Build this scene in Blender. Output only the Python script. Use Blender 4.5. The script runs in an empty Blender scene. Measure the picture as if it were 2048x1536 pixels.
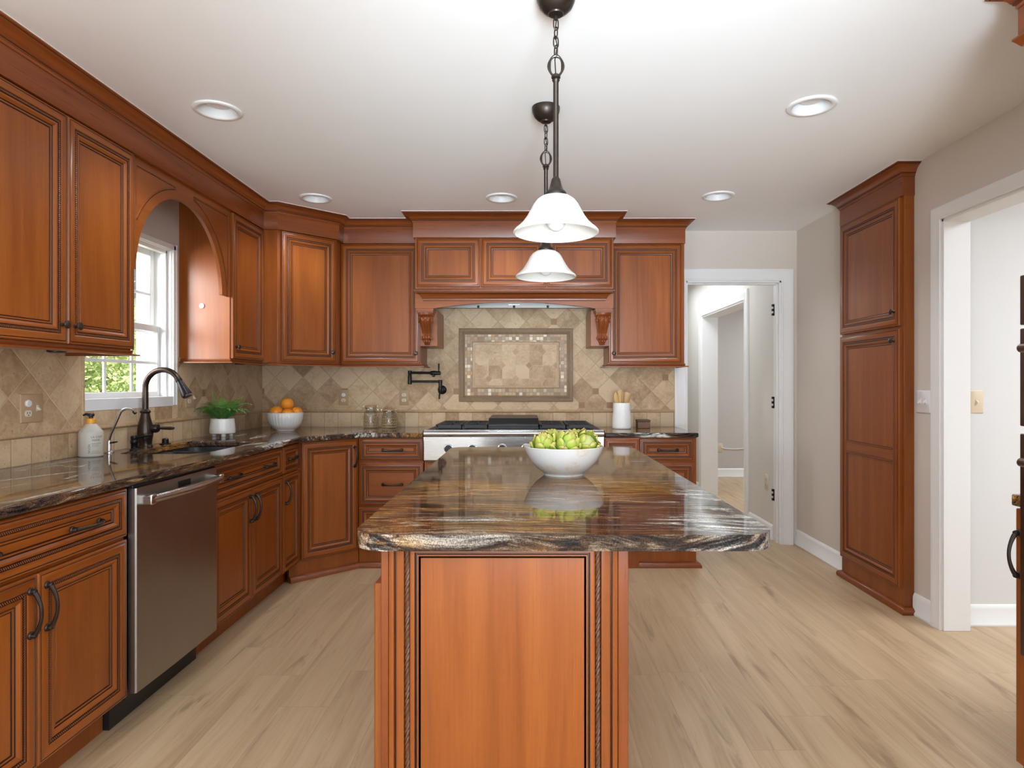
import bpy, bmesh, math, random
from mathutils import Vector, Matrix
from mathutils.geometry import tessellate_polygon

PI = math.pi
SC = bpy.context.scene
COL = SC.collection
random.seed(7)

# ------------------------------------------------------------------ camera, world, sun, large lights, exposure
FPX = 1260.0                      # focal length in pixels of the 2048 wide frame
HC = 1.243                        # camera height
cd = bpy.data.cameras.new('camera')
cam = bpy.data.objects.new('camera', cd)
COL.objects.link(cam)
cam.location = (0, 0, HC)
cam.rotation_euler = (PI / 2, 0, 0)
cd.sensor_width = 36
cd.lens = 36 * FPX / 2048
cd.shift_x = -28 / 2048
cd.clip_start = 0.05
SC.camera = cam

w = bpy.data.worlds.new('world')
SC.world = w
w.use_nodes = True
bg = w.node_tree.nodes['Background']
bg.inputs[0].default_value = (0.86, 0.93, 1.0, 1)
bg.inputs[1].default_value = 2.0

def light(kind, name, loc, rot, energy, color=(1, 1, 1), **kw):
    l = bpy.data.lights.new(name, kind)
    l.energy = energy
    l.color = color
    for k, v in kw.items():
        setattr(l, k, v)
    o = bpy.data.objects.new(name, l)
    o.location = loc
    o.rotation_euler = rot
    COL.objects.link(o)
    return o

light('SUN', 'sun', (0, 0, 10), (0, math.radians(38), math.radians(8)), 7.0, (1, .95, .85), angle=.01)
# daylight through patio door and kitchen window, ceiling can spots, added fill lamps
light('AREA', 'patio_daylight', (0.1, -3.80, 1.15), (PI / 2 + .30, 0, 0), 8, (.74, .865, 1), shape='RECTANGLE', size=3.4, size_y=2.1)
light('AREA', 'right_rear_fill', (2.55, -1.2, 1.35), (PI / 2, 0, PI / 2), 85, (.74, .865, 1), shape='RECTANGLE', size=1.8, size_y=1.5)  # added fill lamp, shining through an opening made for it
light('SPOT', 'flash_beam', (.30, -.75, 1.15), (PI / 2 + math.radians(20), 0, 0), 600, (.76, .895, 1), spot_size=math.radians(56), spot_blend=1.0, shadow_soft_size=.5)  # added unseen flash that brightens the ceiling evenly
light('AREA', 'ceiling_fill_uplight', (.2, -2.3, .75), (PI - .15, 0, 0), 215, (.74, .865, 1), shape='RECTANGLE', size=1.6, size_y=1.2)  # added fill behind the camera, bounced off the ceiling; no such lamp there
for _x, _y in ((-1.336, 2.729), (1.217, 2.686), (-1.342, 4.02), (-.156, 4.01), (1.212, 3.97), (-1.336, 1.35), (1.217, 1.35), (-1.336, -.1), (1.217, -.1)):  # last four spots are added out of frame, without fixtures
    light('SPOT', 'can_spot', (_x, _y, 2.425), (0, 0, 0), 22, (.86, .93, 1), spot_size=2.3, spot_blend=.7, shadow_soft_size=.06)
light('AREA', 'window_skylight', (-3.45, 2.05, 2.05), (0, 0, 0), 190, (1, .97, .93), shape='RECTANGLE', size=1.5, size_y=1.5).rotation_euler = (Vector((-1.80, 3.70, 1.62)) - Vector((-3.45, 2.05, 2.05))).to_track_quat('-Z', 'Y').to_euler()
light('AREA', 'left_rear_fill', (-2.30, -1.8, 1.5), (PI / 2, 0, -PI / 2 + .45), 50, (.76, .89, 1), shape='RECTANGLE', size=1.5, size_y=1.1)  # added fill for the right wall, behind an invented window
light('AREA', 'hall_fill', (1.5, 6.6, 2.38), (0, 0, 0), 20, (.86, .93, 1), shape='RECTANGLE', size=.5, size_y=1.8)  # unseen lamp added under the ceiling to brighten the hall
light('AREA', 'dining_fill', (3.9, 7.2, 2.38), (0, 0, 0), 48, (.86, .93, 1), shape='RECTANGLE', size=1.2, size_y=1.2)  # added overhead fill for the dining room, not a window
light('AREA', 'side_room_fill', (3.6, 1.6, 2.38), (0, 0, 0), 74, (.84, .92, 1), shape='RECTANGLE', size=1.6, size_y=1.4)  # added overhead fill that lights the side room walls

vs = SC.view_settings
SC.display_settings.display_device = 'sRGB'
vs.view_transform = 'Standard'
vs.look = 'None'
vs.exposure = 0.10
vs.gamma = 1
vs.use_curve_mapping = False
SC.cycles.use_denoising = True
SC.cycles.max_bounces = 10
SC.cycles.diffuse_bounces = 6
SC.cycles.transparent_max_bounces = 16
SC.cycles.sample_clamp_indirect = 6
SC.cycles.caustics_reflective = False
SC.cycles.caustics_refractive = False

# ------------------------------------------------------------------ main dimensions
XL, XR, YB, ZC = -2.05, 2.10, 4.885, 2.43      # left wall, right wall, back wall, ceiling
ZT = 0.914                                     # worktop height

# ------------------------------------------------------------------ node helper and materials
class NT:
    def __init__(s, name, rough=.5, spec=.5, metal=0, color=(.8, .8, .8)):
        s.m = bpy.data.materials.new(name)
        s.m.use_nodes = True
        s.t = s.m.node_tree
        s.b = s.t.nodes['Principled BSDF']
        s.b.inputs['Roughness'].default_value = rough
        s.b.inputs['Specular IOR Level'].default_value = spec
        s.b.inputs['Metallic'].default_value = metal
        s.b.inputs['Base Color'].default_value = (*color, 1)

    def put(s, sock, v):
        if isinstance(v, bpy.types.NodeSocket):
            s.t.links.new(v, sock)
        elif isinstance(v, (tuple, list)) and len(v) == 3 and sock.type == 'RGBA':
            sock.default_value = (*v, 1)
        else:
            sock.default_value = v

    def n(s, typ, ins=None, **props):
        nd = s.t.nodes.new(typ)
        for k, v in props.items():
            setattr(nd, k, v)
        for k, v in (ins or {}).items():
            s.put(nd.inputs[k], v)
        return nd

    def coord(s, which='Object'):
        return s.n('ShaderNodeTexCoord').outputs[which]

    def uv(s):
        return s.n('ShaderNodeUVMap', uv_map='grain').outputs[0]

    def math(s, op, a, b=0.0, c=0.0, clamp=False):
        return s.n('ShaderNodeMath', {0: a, 1: b, 2: c}, operation=op, use_clamp=clamp).outputs[0]

    def vmath(s, op, a, b=(0, 0, 0)):
        return s.n('ShaderNodeVectorMath', {0: a, 1: b}, operation=op).outputs[0]

    def xyz(s, v):
        return s.n('ShaderNodeSeparateXYZ', {0: v}).outputs

    def comb(s, x=0.0, y=0.0, z=0.0):
        return s.n('ShaderNodeCombineXYZ', {0: x, 1: y, 2: z}).outputs[0]

    def mapping(s, v, scale=(1, 1, 1), rot=(0, 0, 0), loc=(0, 0, 0)):
        return s.n('ShaderNodeMapping', {'Vector': v, 'Scale': scale, 'Rotation': rot, 'Location': loc}).outputs[0]

    def noise(s, v, scale=5.0, detail=4.0, rough=.55, dist=0.0, out='Fac'):
        return s.n('ShaderNodeTexNoise', {'Vector': v, 'Scale': scale, 'Detail': detail, 'Roughness': rough, 'Distortion': dist}).outputs[out]

    def white(s, v):
        return s.n('ShaderNodeTexWhiteNoise', {'Vector': v}, noise_dimensions='3D').outputs['Value']

    def ramp(s, f, stops, interp='LINEAR'):
        nd = s.n('ShaderNodeValToRGB', {0: f})
        cr = nd.color_ramp
        cr.interpolation = interp
        while len(cr.elements) < len(stops):
            cr.elements.new(.5)
        for e, (p, c) in zip(cr.elements, stops):
            e.position = p
            e.color = (*c, 1) if len(c) == 3 else c
        return nd.outputs[0]

    def step(s, f, a, b):
        return s.n('ShaderNodeMapRange', {'Value': f, 'From Min': a, 'From Max': b}, interpolation_type='SMOOTHSTEP').outputs[0]

    def mix(s, f, a, b, blend='MIX'):
        nd = s.n('ShaderNodeMix', data_type='RGBA', blend_type=blend)
        s.put(nd.inputs[0], f)
        s.put(nd.inputs[6], a)
        s.put(nd.inputs[7], b)
        return nd.outputs[2]

    def color(s, c):
        s.put(s.b.inputs['Base Color'], c)

    def rough(s, c):
        s.put(s.b.inputs['Roughness'], c)

    def bump(s, h, strength=.2, dist=.002):
        s.put(s.b.inputs['Normal'], s.n('ShaderNodeBump', {'Height': h, 'Strength': strength, 'Distance': dist}).outputs[0])


def plain(name, color, rough=.5, spec=.5, metal=0, var=.06, vscale=9):
    q = NT(name, rough, spec, metal)
    n = q.noise(q.coord(), vscale, 3)
    a = tuple(max(0, c * (1 - var)) for c in color)
    b = tuple(min(1, c * (1 + var)) for c in color)
    q.color(q.mix(n, a, b))
    return q.m


def wood_mat(name, dark, mid, lite, rough=.3, figure=1.0):
    q = NT(name, rough, .45)
    rnd = q.n('ShaderNodeObjectInfo').outputs['Random']
    off = q.comb(q.math('MULTIPLY', rnd, 13.7), q.math('MULTIPLY', rnd, 7.3), q.math('MULTIPLY', rnd, 5.1))
    p = q.vmath('ADD', q.uv(), off)
    broad = q.noise(q.mapping(p, (9, .7, 1)), 1.0, 3, .5, 1.2 * figure)
    fine = q.noise(q.mapping(p, (130, 3.2, 1)), 1.0, 4, .6, .6)
    pore = q.noise(q.mapping(p, (420, 9, 1)), 1.0, 2, .5)
    f = q.math('ADD', q.math('MULTIPLY', broad, .72), q.math('MULTIPLY', fine, .28))
    c = q.ramp(f, [(.30, dark), (.5, mid), (.70, lite)])
    c = q.mix(q.math('MULTIPLY', q.step(pore, .56, .72), .28), c, tuple(x * .45 for x in mid))
    c = q.mix(q.math('MULTIPLY', rnd, .22), c, tuple(x * .8 for x in mid))
    q.color(c)
    q.rough(q.math('ADD', rough - .04, q.math('MULTIPLY', fine, .1)))
    q.bump(fine, .05, .001)
    return q.m


WD, WM, WL = (.180, .042, .0055), (.262, .067, .0090), (.335, .096, .015)
WOOD = wood_mat('cherry_wood', WD, WM, WL)
WOODT = wood_mat('cherry_trim_wood', (.14, .032, .007), (.22, .054, .011), (.29, .080, .017), .28)
GLAZE = plain('dark_glaze_groove', (.026, .007, .003), .45)

def rope_mat():
    q = NT('rope_bead_wood', .4, .4)
    x = q.xyz(q.uv())
    ph = q.math('ADD', q.math('MULTIPLY', x[1], 1 / .0072), q.math('MULTIPLY', x[0], 90))
    f = q.math('FRACT', ph)
    m = q.step(q.math('ABSOLUTE', q.math('SUBTRACT', f, .5)), .12, .34)
    q.color(q.mix(m, (.27, .085, .03), (.018, .005, .002)))
    q.bump(m, .4, .002)
    return q.m
ROPE = rope_mat()
CORD = plain('twisted_rope_wood', (.115, .046, .022), .42, var=.2, vscale=30)
CAB = [WOOD, GLAZE, ROPE]

def granite_mat(name, along=0, seed=0.0, pale=.0, white=(), gold_=(), dark_=()):
    q = NT(name, .05, .27)
    p = q.coord()
    p0 = p
    if along == 1:
        p = q.mapping(p, rot=(0, 0, PI / 2))
    p = q.vmath('ADD', p, (seed, seed * .7, 0))
    warp = q.noise(q.mapping(p, (1.1, 2.0, 2.0)), 1.0, 3, .5, 0, 'Color')
    warp = q.n('ShaderNodeVectorMath', {0: q.vmath('SUBTRACT', warp, (.5, .5, .5)), 3: .55}, operation='SCALE').outputs[0]
    p2 = q.vmath('ADD', p, q.vmath('MULTIPLY', warp, (.35, .62, .62)))
    streak = q.noise(q.mapping(p2, (2.6, 44, 44)), 1.0, 10, .66, .5)
    streak2 = q.noise(q.mapping(p2, (8, 105, 105), loc=(3, 1, 0)), 1.0, 6, .7, .4)
    zone = q.noise(q.mapping(p2, (.9, 2.6, 2.6), loc=(5.3, 2.2, 0)), 1.0, 3, .5)
    cream = q.noise(q.mapping(p2, (1.3, 4.2, 4.2), loc=(1.7, 9.1, 0)), 1.0, 4, .6, .8)
    speck = q.noise(p, 330, 3, .7)
    f = q.math('ADD', q.math('MULTIPLY', streak, .54), q.math('MULTIPLY', streak2, .46))
    f = q.math('MULTIPLY_ADD', q.math('SUBTRACT', f, .5), 3.2, .47)
    base = q.ramp(f, [(.16, (.006, .006, .007)), (.34, (.030, .022, .021)), (.43, (.085, .053, .040)), (.48, (.018, .014, .014)),
                      (.55, (.135, .076, .040)), (.61, (.045, .029, .022)), (.67, (.150, .092, .052)), (.80, (.36, .24, .12))])
    gold = q.ramp(f, [(.16, (.010, .007, .006)), (.34, (.075, .036, .014)), (.43, (.360, .155, .028)), (.48, (.070, .035, .014)),
                      (.55, (.480, .235, .050)), (.61, (.120, .062, .024)), (.68, (.43, .23, .06)), (.80, (.56, .36, .12))])
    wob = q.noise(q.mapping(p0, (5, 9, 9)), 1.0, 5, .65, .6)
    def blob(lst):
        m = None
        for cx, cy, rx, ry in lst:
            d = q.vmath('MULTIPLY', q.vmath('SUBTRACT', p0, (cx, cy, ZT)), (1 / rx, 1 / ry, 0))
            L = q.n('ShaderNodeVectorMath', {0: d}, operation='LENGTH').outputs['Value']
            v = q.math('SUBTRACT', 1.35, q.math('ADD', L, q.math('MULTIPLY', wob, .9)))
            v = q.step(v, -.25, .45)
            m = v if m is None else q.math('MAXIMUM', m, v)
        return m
    gz = q.step(zone, .46, .60)
    if gold_:
        gz = q.math('MAXIMUM', q.math('MULTIPLY', gz, .55), blob(gold_))
    c = q.mix(gz, base, gold)
    whit = q.ramp(q.math('ADD', q.math('MULTIPLY', f, .75), q.math('MULTIPLY', speck, .25)),
                  [(.26, (.010, .012, .014)), (.42, (.075, .082, .085)), (.52, (.36, .355, .33)), (.66, (.74, .72, .65))])
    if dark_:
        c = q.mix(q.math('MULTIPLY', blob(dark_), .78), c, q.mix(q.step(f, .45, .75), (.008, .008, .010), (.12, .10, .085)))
    big = q.noise(q.mapping(p2, (2.5, 6, 6), loc=(2, 5, 0)), 1.0, 4, .6)
    c = q.mix(q.math('MULTIPLY', q.step(big, .52, .66), .6), c, q.mix(q.step(f, .4, .8), (.014, .011, .011), (.09, .06, .042)))
    cm = q.step(cream, .58 - pale, .66 - pale)
    if white:
        cl = q.noise(q.mapping(p2, (7, 22, 22), loc=(1, 3, 0)), 1.0, 6, .65, .8)
        cm = q.math('MAXIMUM', q.math('MULTIPLY', cm, .25), q.math('MULTIPLY', blob(white), q.step(cl, .36, .56)))
    c = q.mix(cm, c, whit)
    c = q.mix(.62, c, q.mix(q.step(speck, .36, .62), (.22, .19, .17), (1.55, 1.5, 1.45)), 'MULTIPLY')
    q.color(c)
    return q.m
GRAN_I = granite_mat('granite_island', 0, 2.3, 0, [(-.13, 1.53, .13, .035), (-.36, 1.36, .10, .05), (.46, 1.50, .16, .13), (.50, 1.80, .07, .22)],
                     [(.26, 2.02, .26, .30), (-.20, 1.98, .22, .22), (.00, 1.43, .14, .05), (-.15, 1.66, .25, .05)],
                     [(.27, 1.46, .17, .09), (-.22, 1.60, .14, .06), (.30, 1.375, .34, .020), (-.10, 1.372, .20, .008), (-.1, 1.78, .2, .04)])  # front-edge blobs paint in the shade of its downturned edge; others are slab pattern
GRAN_L = granite_mat('granite_left_run', 1, 7.9, .02)
GRAN_R = granite_mat('granite_right', 0, 4.4)

def floor_mat():
    q = NT('vinyl_plank_floor', .36, .4)
    x = q.xyz(q.coord())
    W, L = .19, 1.22
    cu = q.math('DIVIDE', x[0], W)
    col = q.math('FLOOR', cu)
    offs = q.white(q.comb(col, 3.0, 1.0))
    cv = q.math('ADD', q.math('DIVIDE', x[1], L), q.math('MULTIPLY', offs, 7.0))
    row = q.math('FLOOR', cv)
    r1 = q.white(q.comb(col, row, 0.0))
    r2 = q.white(q.comb(col, row, 5.0))
    pv = q.comb(q.math('ADD', x[0], q.math('MULTIPLY', r1, 9)), q.math('ADD', x[1], q.math('MULTIPLY', r2, 23)), r1)
    wv = q.noise(q.mapping(pv, (2.2, .8, 1)), 1.0, 2, .5, 0, 'Color')
    pv2 = q.vmath('ADD', pv, q.vmath('MULTIPLY', q.vmath('SUBTRACT', wv, (.5, .5, .5)), (.10, .05, 0)))
    g1 = q.noise(q.mapping(pv2, (17, .9, 1)), 1.0, 5, .6, .5)
    g2 = q.noise(q.mapping(pv2, (95, 3.0, 1)), 1.0, 4, .6, .3)
    dk = q.noise(q.mapping(pv2, (11, 1.15, 1), loc=(4, 8, 0)), 1.0, 6, .62, .9)
    f = q.math('ADD', q.math('MULTIPLY', g1, .7), q.math('MULTIPLY', g2, .3))
    c = q.ramp(f, [(.28, (.33, .215, .118)), (.45, (.46, .318, .185)), (.58, (.545, .39, .238)), (.75, (.60, .445, .285))])
    c = q.mix(q.math('MULTIPLY', q.step(dk, .56, .72), .66), c, (.185, .108, .056))
    c = q.mix(q.math('MULTIPLY', r1, .24), c, (.42, .30, .185))
    fu, fv = q.math('FRACT', cu), q.math('FRACT', cv)
    eu = q.math('MULTIPLY', q.math('MINIMUM', fu, q.math('SUBTRACT', 1.0, fu)), W)
    ev = q.math('MULTIPLY', q.math('MINIMUM', fv, q.math('SUBTRACT', 1.0, fv)), L)
    e = q.step(q.math('MINIMUM', eu, ev), .0004, .0016)
    c = q.mix(q.math('MULTIPLY', q.math('SUBTRACT', 1.0, e), .55), c, (.26, .175, .10))
    q.color(c)
    q.rough(q.math('ADD', .30, q.math('MULTIPLY', g2, .14)))
    q.bump(q.math('ADD', e, q.math('MULTIPLY', g2, .25)), .08, .001)
    return q.m
FLOOR = floor_mat()

TL, TM, TD = (.66, .485, .305), (.52, .355, .205), (.36, .222, .118)

def stone(q, p, rnd, lite=TL, mid=TM, dark=TD):
    """travertine colour for a tile with random value rnd"""
    pp = q.vmath('ADD', p, q.comb(q.math('MULTIPLY', rnd, 11), q.math('MULTIPLY', rnd, 5), q.math('MULTIPLY', rnd, 17)))
    a = q.noise(pp, 9, 5, .62, .6)
    b = q.noise(pp, 60, 4, .6)
    pit = q.noise(pp, 95, 2, .5)
    f = q.math('ADD', q.math('ADD', q.math('MULTIPLY', a, .55), q.math('MULTIPLY', b, .25)), q.math('MULTIPLY', rnd, .26))
    c = q.ramp(f, [(.33, dark), (.48, mid), (.62, lite)])
    pm = q.math('MULTIPLY', q.step(pit, .66, .72), q.step(a, .45, .6))
    return q.mix(q.math('MULTIPLY', pm, .6), c, (.15, .085, .045)), pm

GROUT = (.52, .39, .26)

def diag_tile(name, ax, GROUT=(.44, .31, .195)):
    q = NT(name, .5, .35)
    p = q.coord()
    x = q.xyz(p)
    a, b = x[ax], x[2]
    S = .1525
    a2 = q.math('DIVIDE', q.math('ADD', a, b), S * 1.41421)
    b2 = q.math('DIVIDE', q.math('SUBTRACT', b, a), S * 1.41421)
    ca, cb = q.math('FLOOR', a2), q.math('FLOOR', b2)
    rnd = q.white(q.comb(ca, cb, 2.0))
    c, pit = stone(q, p, rnd)
    fa, fb = q.math('FRACT', a2), q.math('FRACT', b2)
    ea = q.math('MINIMUM', fa, q.math('SUBTRACT', 1.0, fa))
    eb = q.math('MINIMUM', fb, q.math('SUBTRACT', 1.0, fb))
    e = q.step(q.math('MINIMUM', ea, eb), .008, .030)
    va, vb = q.math('ROUND', a2), q.math('ROUND', b2)
    da, db = q.math('SUBTRACT', a2, va), q.math('SUBTRACT', b2, vb)
    ux = q.math('ABSOLUTE', q.math('SUBTRACT', da, db))
    uz = q.math('ABSOLUTE', q.math('ADD', da, db))
    d = q.math('MAXIMUM', ux, uz)
    sel = q.math('GREATER_THAN', q.white(q.comb(va, vb, 9.0)), .91)
    inner = q.math('MULTIPLY', q.math('SUBTRACT', 1.0, q.step(d, .20, .215)), sel)
    rim = q.math('MULTIPLY', q.math('SUBTRACT', 1.0, q.step(d, .225, .24)), sel)
    gm = q.math('MAXIMUM', q.math('SUBTRACT', 1.0, e), rim)
    c = q.mix(q.math('MULTIPLY', gm, .7), c, GROUT)
    dotc = q.mix(q.noise(p, 70, 4), (.27, .145, .068), (.40, .24, .12))
    c = q.mix(inner, c, dotc)
    q.color(c)
    gg = q.math('SUBTRACT', 1.0, q.math('MULTIPLY', gm, q.math('SUBTRACT', 1.0, inner)))
    q.bump(q.math('SUBTRACT', gg, q.math('MULTIPLY', pit, .5)), .35, .003)
    return q.m

def row_tile(name, ax, wdt=.104, z0=.914, hgt=.2):
    q = NT(name, .5, .35)
    p = q.coord()
    x = q.xyz(p)
    a2 = q.math('DIVIDE', x[ax], wdt)
    ca = q.math('FLOOR', a2)
    rnd = q.white(q.comb(ca, 4.0, 2.0))
    c, pit = stone(q, p, rnd)
    fa = q.math('FRACT', a2)
    ea = q.math('MULTIPLY', q.math('MINIMUM', fa, q.math('SUBTRACT', 1.0, fa)), wdt)
    e = q.step(ea, .0010, .0038)
    c = q.mix(q.math('MULTIPLY', q.math('SUBTRACT', 1.0, e), .8), c, (.40, .28, .18))
    q.color(c)
    q.bump(q.math('SUBTRACT', e, q.math('MULTIPLY', pit, .4)), .35, .003)
    return q.m

def liner_mat(name, k=1.0):
    q = NT(name, .42, .4)
    p = q.coord()
    c, pit = stone(q, p, q.noise(p, 3, 1), tuple(v * k for v in (.56, .385, .225)), tuple(v * k for v in (.43, .285, .155)), tuple(v * k for v in (.30, .18, .092)))
    q.color(c)
    return q.m

def mosaic_mat():
    q = NT('mosaic_tile', .45, .4)
    p = q.coord()
    x = q.xyz(p)
    S = .0268
    a2, b2 = q.math('DIVIDE', x[0], S), q.math('DIVIDE', x[2], S)
    ca, cb = q.math('FLOOR', a2), q.math('FLOOR', b2)
    rnd = q.white(q.comb(ca, cb, 6.0))
    c = q.ramp(rnd, [(0, (0.351, 0.227, 0.137)), (.18, (0.520, 0.364, 0.221)), (.36, (0.429, 0.286, 0.195)), (.52, (0.598, 0.338, 0.130)), (.60, (0.572, 0.429, 0.260)),
                     (.72, (0.468, 0.325, 0.195)), (.80, (0.910, 0.793, 0.598)), (.93, (0.650, 0.520, 0.364))], 'CONSTANT')
    c = q.mix(.35, c, q.mix(q.noise(p, 70, 4), (.55, .5, .45), (1.2, 1.2, 1.2)), 'MULTIPLY')
    fa, fb = q.math('FRACT', a2), q.math('FRACT', b2)
    e = q.math('MINIMUM', q.math('MINIMUM', fa, q.math('SUBTRACT', 1.0, fa)), q.math('MINIMUM', fb, q.math('SUBTRACT', 1.0, fb)))
    e = q.step(e, .03, .09)
    q.color(q.mix(e, (.36, .26, .165), c))
    q.bump(e, .3, .002)
    return q.m

def octagon_mat():
    q = NT('octagon_tile', .5, .35)
    p = q.coord()
    x = q.xyz(p)
    S = .1045
    a2 = q.math('DIVIDE', q.math('ADD', x[0], .08), S)
    b2 = q.math('DIVIDE', q.math('SUBTRACT', x[2], 1.388), S)
    ca, cb = q.math('FLOOR', a2), q.math('FLOOR', b2)
    c, pit = stone(q, p, q.white(q.comb(ca, cb, 3.0)))
    fa, fb = q.math('FRACT', a2), q.math('FRACT', b2)
    e = q.math('MINIMUM', q.math('MINIMUM', fa, q.math('SUBTRACT', 1.0, fa)), q.math('MINIMUM', fb, q.math('SUBTRACT', 1.0, fb)))
    e = q.step(e, .006, .028)
    va, vb = q.math('ROUND', a2), q.math('ROUND', b2)
    d = q.math('ADD', q.math('ABSOLUTE', q.math('SUBTRACT', a2, va)), q.math('ABSOLUTE', q.math('SUBTRACT', b2, vb)))
    par = q.math('PINGPONG', q.math('ADD', va, vb), 1.0)
    sel = q.math('GREATER_THAN', par, .5)
    inner = q.math('MULTIPLY', q.math('SUBTRACT', 1.0, q.step(d, .25, .265)), sel)
    rim = q.math('MULTIPLY', q.math('SUBTRACT', 1.0, q.step(d, .28, .30)), sel)
    gm = q.math('MAXIMUM', q.math('SUBTRACT', 1.0, e), rim)
    c = q.mix(q.math('MULTIPLY', gm, .6), c, (.60, .46, .30))
    ci, _ = stone(q, p, q.white(q.comb(va, vb, 8.0)), TM, (.45, .30, .17), TD)
    c = q.mix(inner, c, ci)
    q.color(c)
    q.bump(q.math('SUBTRACT', 1.0, q.math('MULTIPLY', gm, q.math('SUBTRACT', 1.0, inner))), .25, .002)
    return q.m

TILE_B, TILE_L = diag_tile('diagonal_travertine_back', 0), diag_tile('diagonal_travertine_left', 1, (.62, .47, .31))  # darker back grout: joint shadow put into the colour
ROW_B, ROW_L = row_tile('travertine_row_back', 0), row_tile('travertine_row_left', 1)
SILLT = row_tile('travertine_sill_row', 1, .165)
LINER, FRAMET = liner_mat('travertine_liner'), liner_mat('travertine_frame', .56)
MOSAIC, OCTA = mosaic_mat(), octagon_mat()

WALL = plain('wall_paint', (.64, .575, .51), .6, .3, var=.012)
WALLH = plain('hall_wall_paint', (.66, .63, .585), .6, .3, var=.012)
WALLD = plain('dining_wall_paint', (.53, .50, .475), .6, .3, var=.012)
WALLS = plain('side_room_wall_paint', (.69, .685, .68), .6, .3, var=.012)
CEIL = plain('ceiling_paint', (.90, .898, .895), .65, .3, var=.008)
TRIM = plain('white_trim_paint', (.80, .795, .785), .35, .4, var=.01)
CAULK = plain('white_caulk', (.88, .86, .83), .5)
VINYL = plain('white_vinyl', (.82, .82, .82), .35, var=.01)
BRONZE = plain('oil_rubbed_bronze', (.045, .034, .027), .36, .5, .75, .3, 40)
BRONZEF = plain('bronze_faucet', (.060, .042, .033), .3, .5, .8, .3, 30)
IRONB = plain('black_bronze', (.016, .015, .015), .36, .5, .6, .1)
PEWTER = plain('aged_pewter_knob', (.085, .066, .05), .34, .5, .8, .3, 60)
STEELS = None

def steel_mat(name, col, rough, ax):
    q = NT(name, rough, .5, 1.0)
    sc = [4, 4, 4]
    sc[ax] = 900
    n = q.noise(q.mapping(q.coord(), tuple(sc)), 1.0, 2)
    q.color(q.mix(n, tuple(c * .9 for c in col), tuple(min(1, c * 1.08) for c in col)))
    q.rough(q.math('ADD', rough - .06, q.math('MULTIPLY', n, .12)))
    return q.m
STEEL = steel_mat('brushed_steel', (.52, .51, .49), .26, 2)
STEELD = steel_mat('dishwasher_steel', (.37, .345, .32), .33, 1)
STEELO = steel_mat('oven_bronze_steel', (.20, .155, .13), .35, 1)
STEELH = steel_mat('hood_steel', (.19, .18, .165), .4, 2)
CHROME = plain('chrome', (.80, .80, .81), .24, .5, 1, .02)
BLACK = plain('black_plastic', (.012, .012, .013), .35, .5, var=.1)
IRON = plain('cast_iron', (.016, .017, .020), .5, .5, var=.2, vscale=60)
ENAM = plain('black_composite_sink', (.013, .014, .017), .3, .5, var=.1)
PLATE = plain('tan_cover_plate', (.47, .315, .18), .4, .4, var=.03)
IVORY = plain('ivory_plastic', (.70, .62, .47), .35, .5, var=.02)
IVORYP = plain('ivory_switch_plate', (.74, .62, .46), .35, .5, var=.02)
WHITEP = plain('white_plastic', (.80, .80, .80), .35, .5, var=.02)
CERAM = plain('white_ceramic', (.72, .70, .67), .22, .5, var=.02)
SHADOW = plain('dark_recess', (.010, .009, .008), .7, .2)

def glass_mat(name, tint=(1, 1, 1), refl=.9):
    m = bpy.data.materials.new(name)
    m.use_nodes = True
    t = m.node_tree
    t.nodes.clear()
    out = t.nodes.new('ShaderNodeOutputMaterial')
    tr = t.nodes.new('ShaderNodeBsdfTransparent')
    tr.inputs[0].default_value = (*tint, 1)
    gl = t.nodes.new('ShaderNodeBsdfGlossy')
    gl.inputs['Roughness'].default_value = .03
    gl.inputs['Color'].default_value = (refl, refl, refl, 1)
    lw = t.nodes.new('ShaderNodeLayerWeight')
    lw.inputs[0].default_value = .5
    pw = t.nodes.new('ShaderNodeMath')
    pw.operation = 'POWER'
    pw.inputs[1].default_value = 5
    t.links.new(lw.outputs['Facing'], pw.inputs[0])
    fr = t.nodes.new('ShaderNodeMath')
    fr.operation = 'MULTIPLY_ADD'
    fr.inputs[1].default_value = .9
    fr.inputs[2].default_value = .035
    t.links.new(pw.outputs[0], fr.inputs[0])
    mx = t.nodes.new('ShaderNodeMixShader')
    t.links.new(fr.outputs[0], mx.inputs[0])
    t.links.new(tr.outputs[0], mx.inputs[1])
    t.links.new(gl.outputs[0], mx.inputs[2])
    t.links.new(mx.outputs[0], out.inputs[0])
    return m
PANE = glass_mat('window_glass')
JARG = glass_mat('jar_glass', (.93, .94, .93))

def shade_mat():
    q = NT('alabaster_glass_shade', .3, .5)
    n = q.noise(q.coord(), 14, 4, .6, .8)
    q.color(q.mix(n, (.72, .69, .64), (.82, .81, .78)))
    q.b.inputs['Subsurface Weight'].default_value = .4
    q.b.inputs['Subsurface Radius'].default_value = (.02, .018, .015)
    q.b.inputs['Subsurface Scale'].default_value = .5
    return q.m
SHADE = shade_mat()

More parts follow.
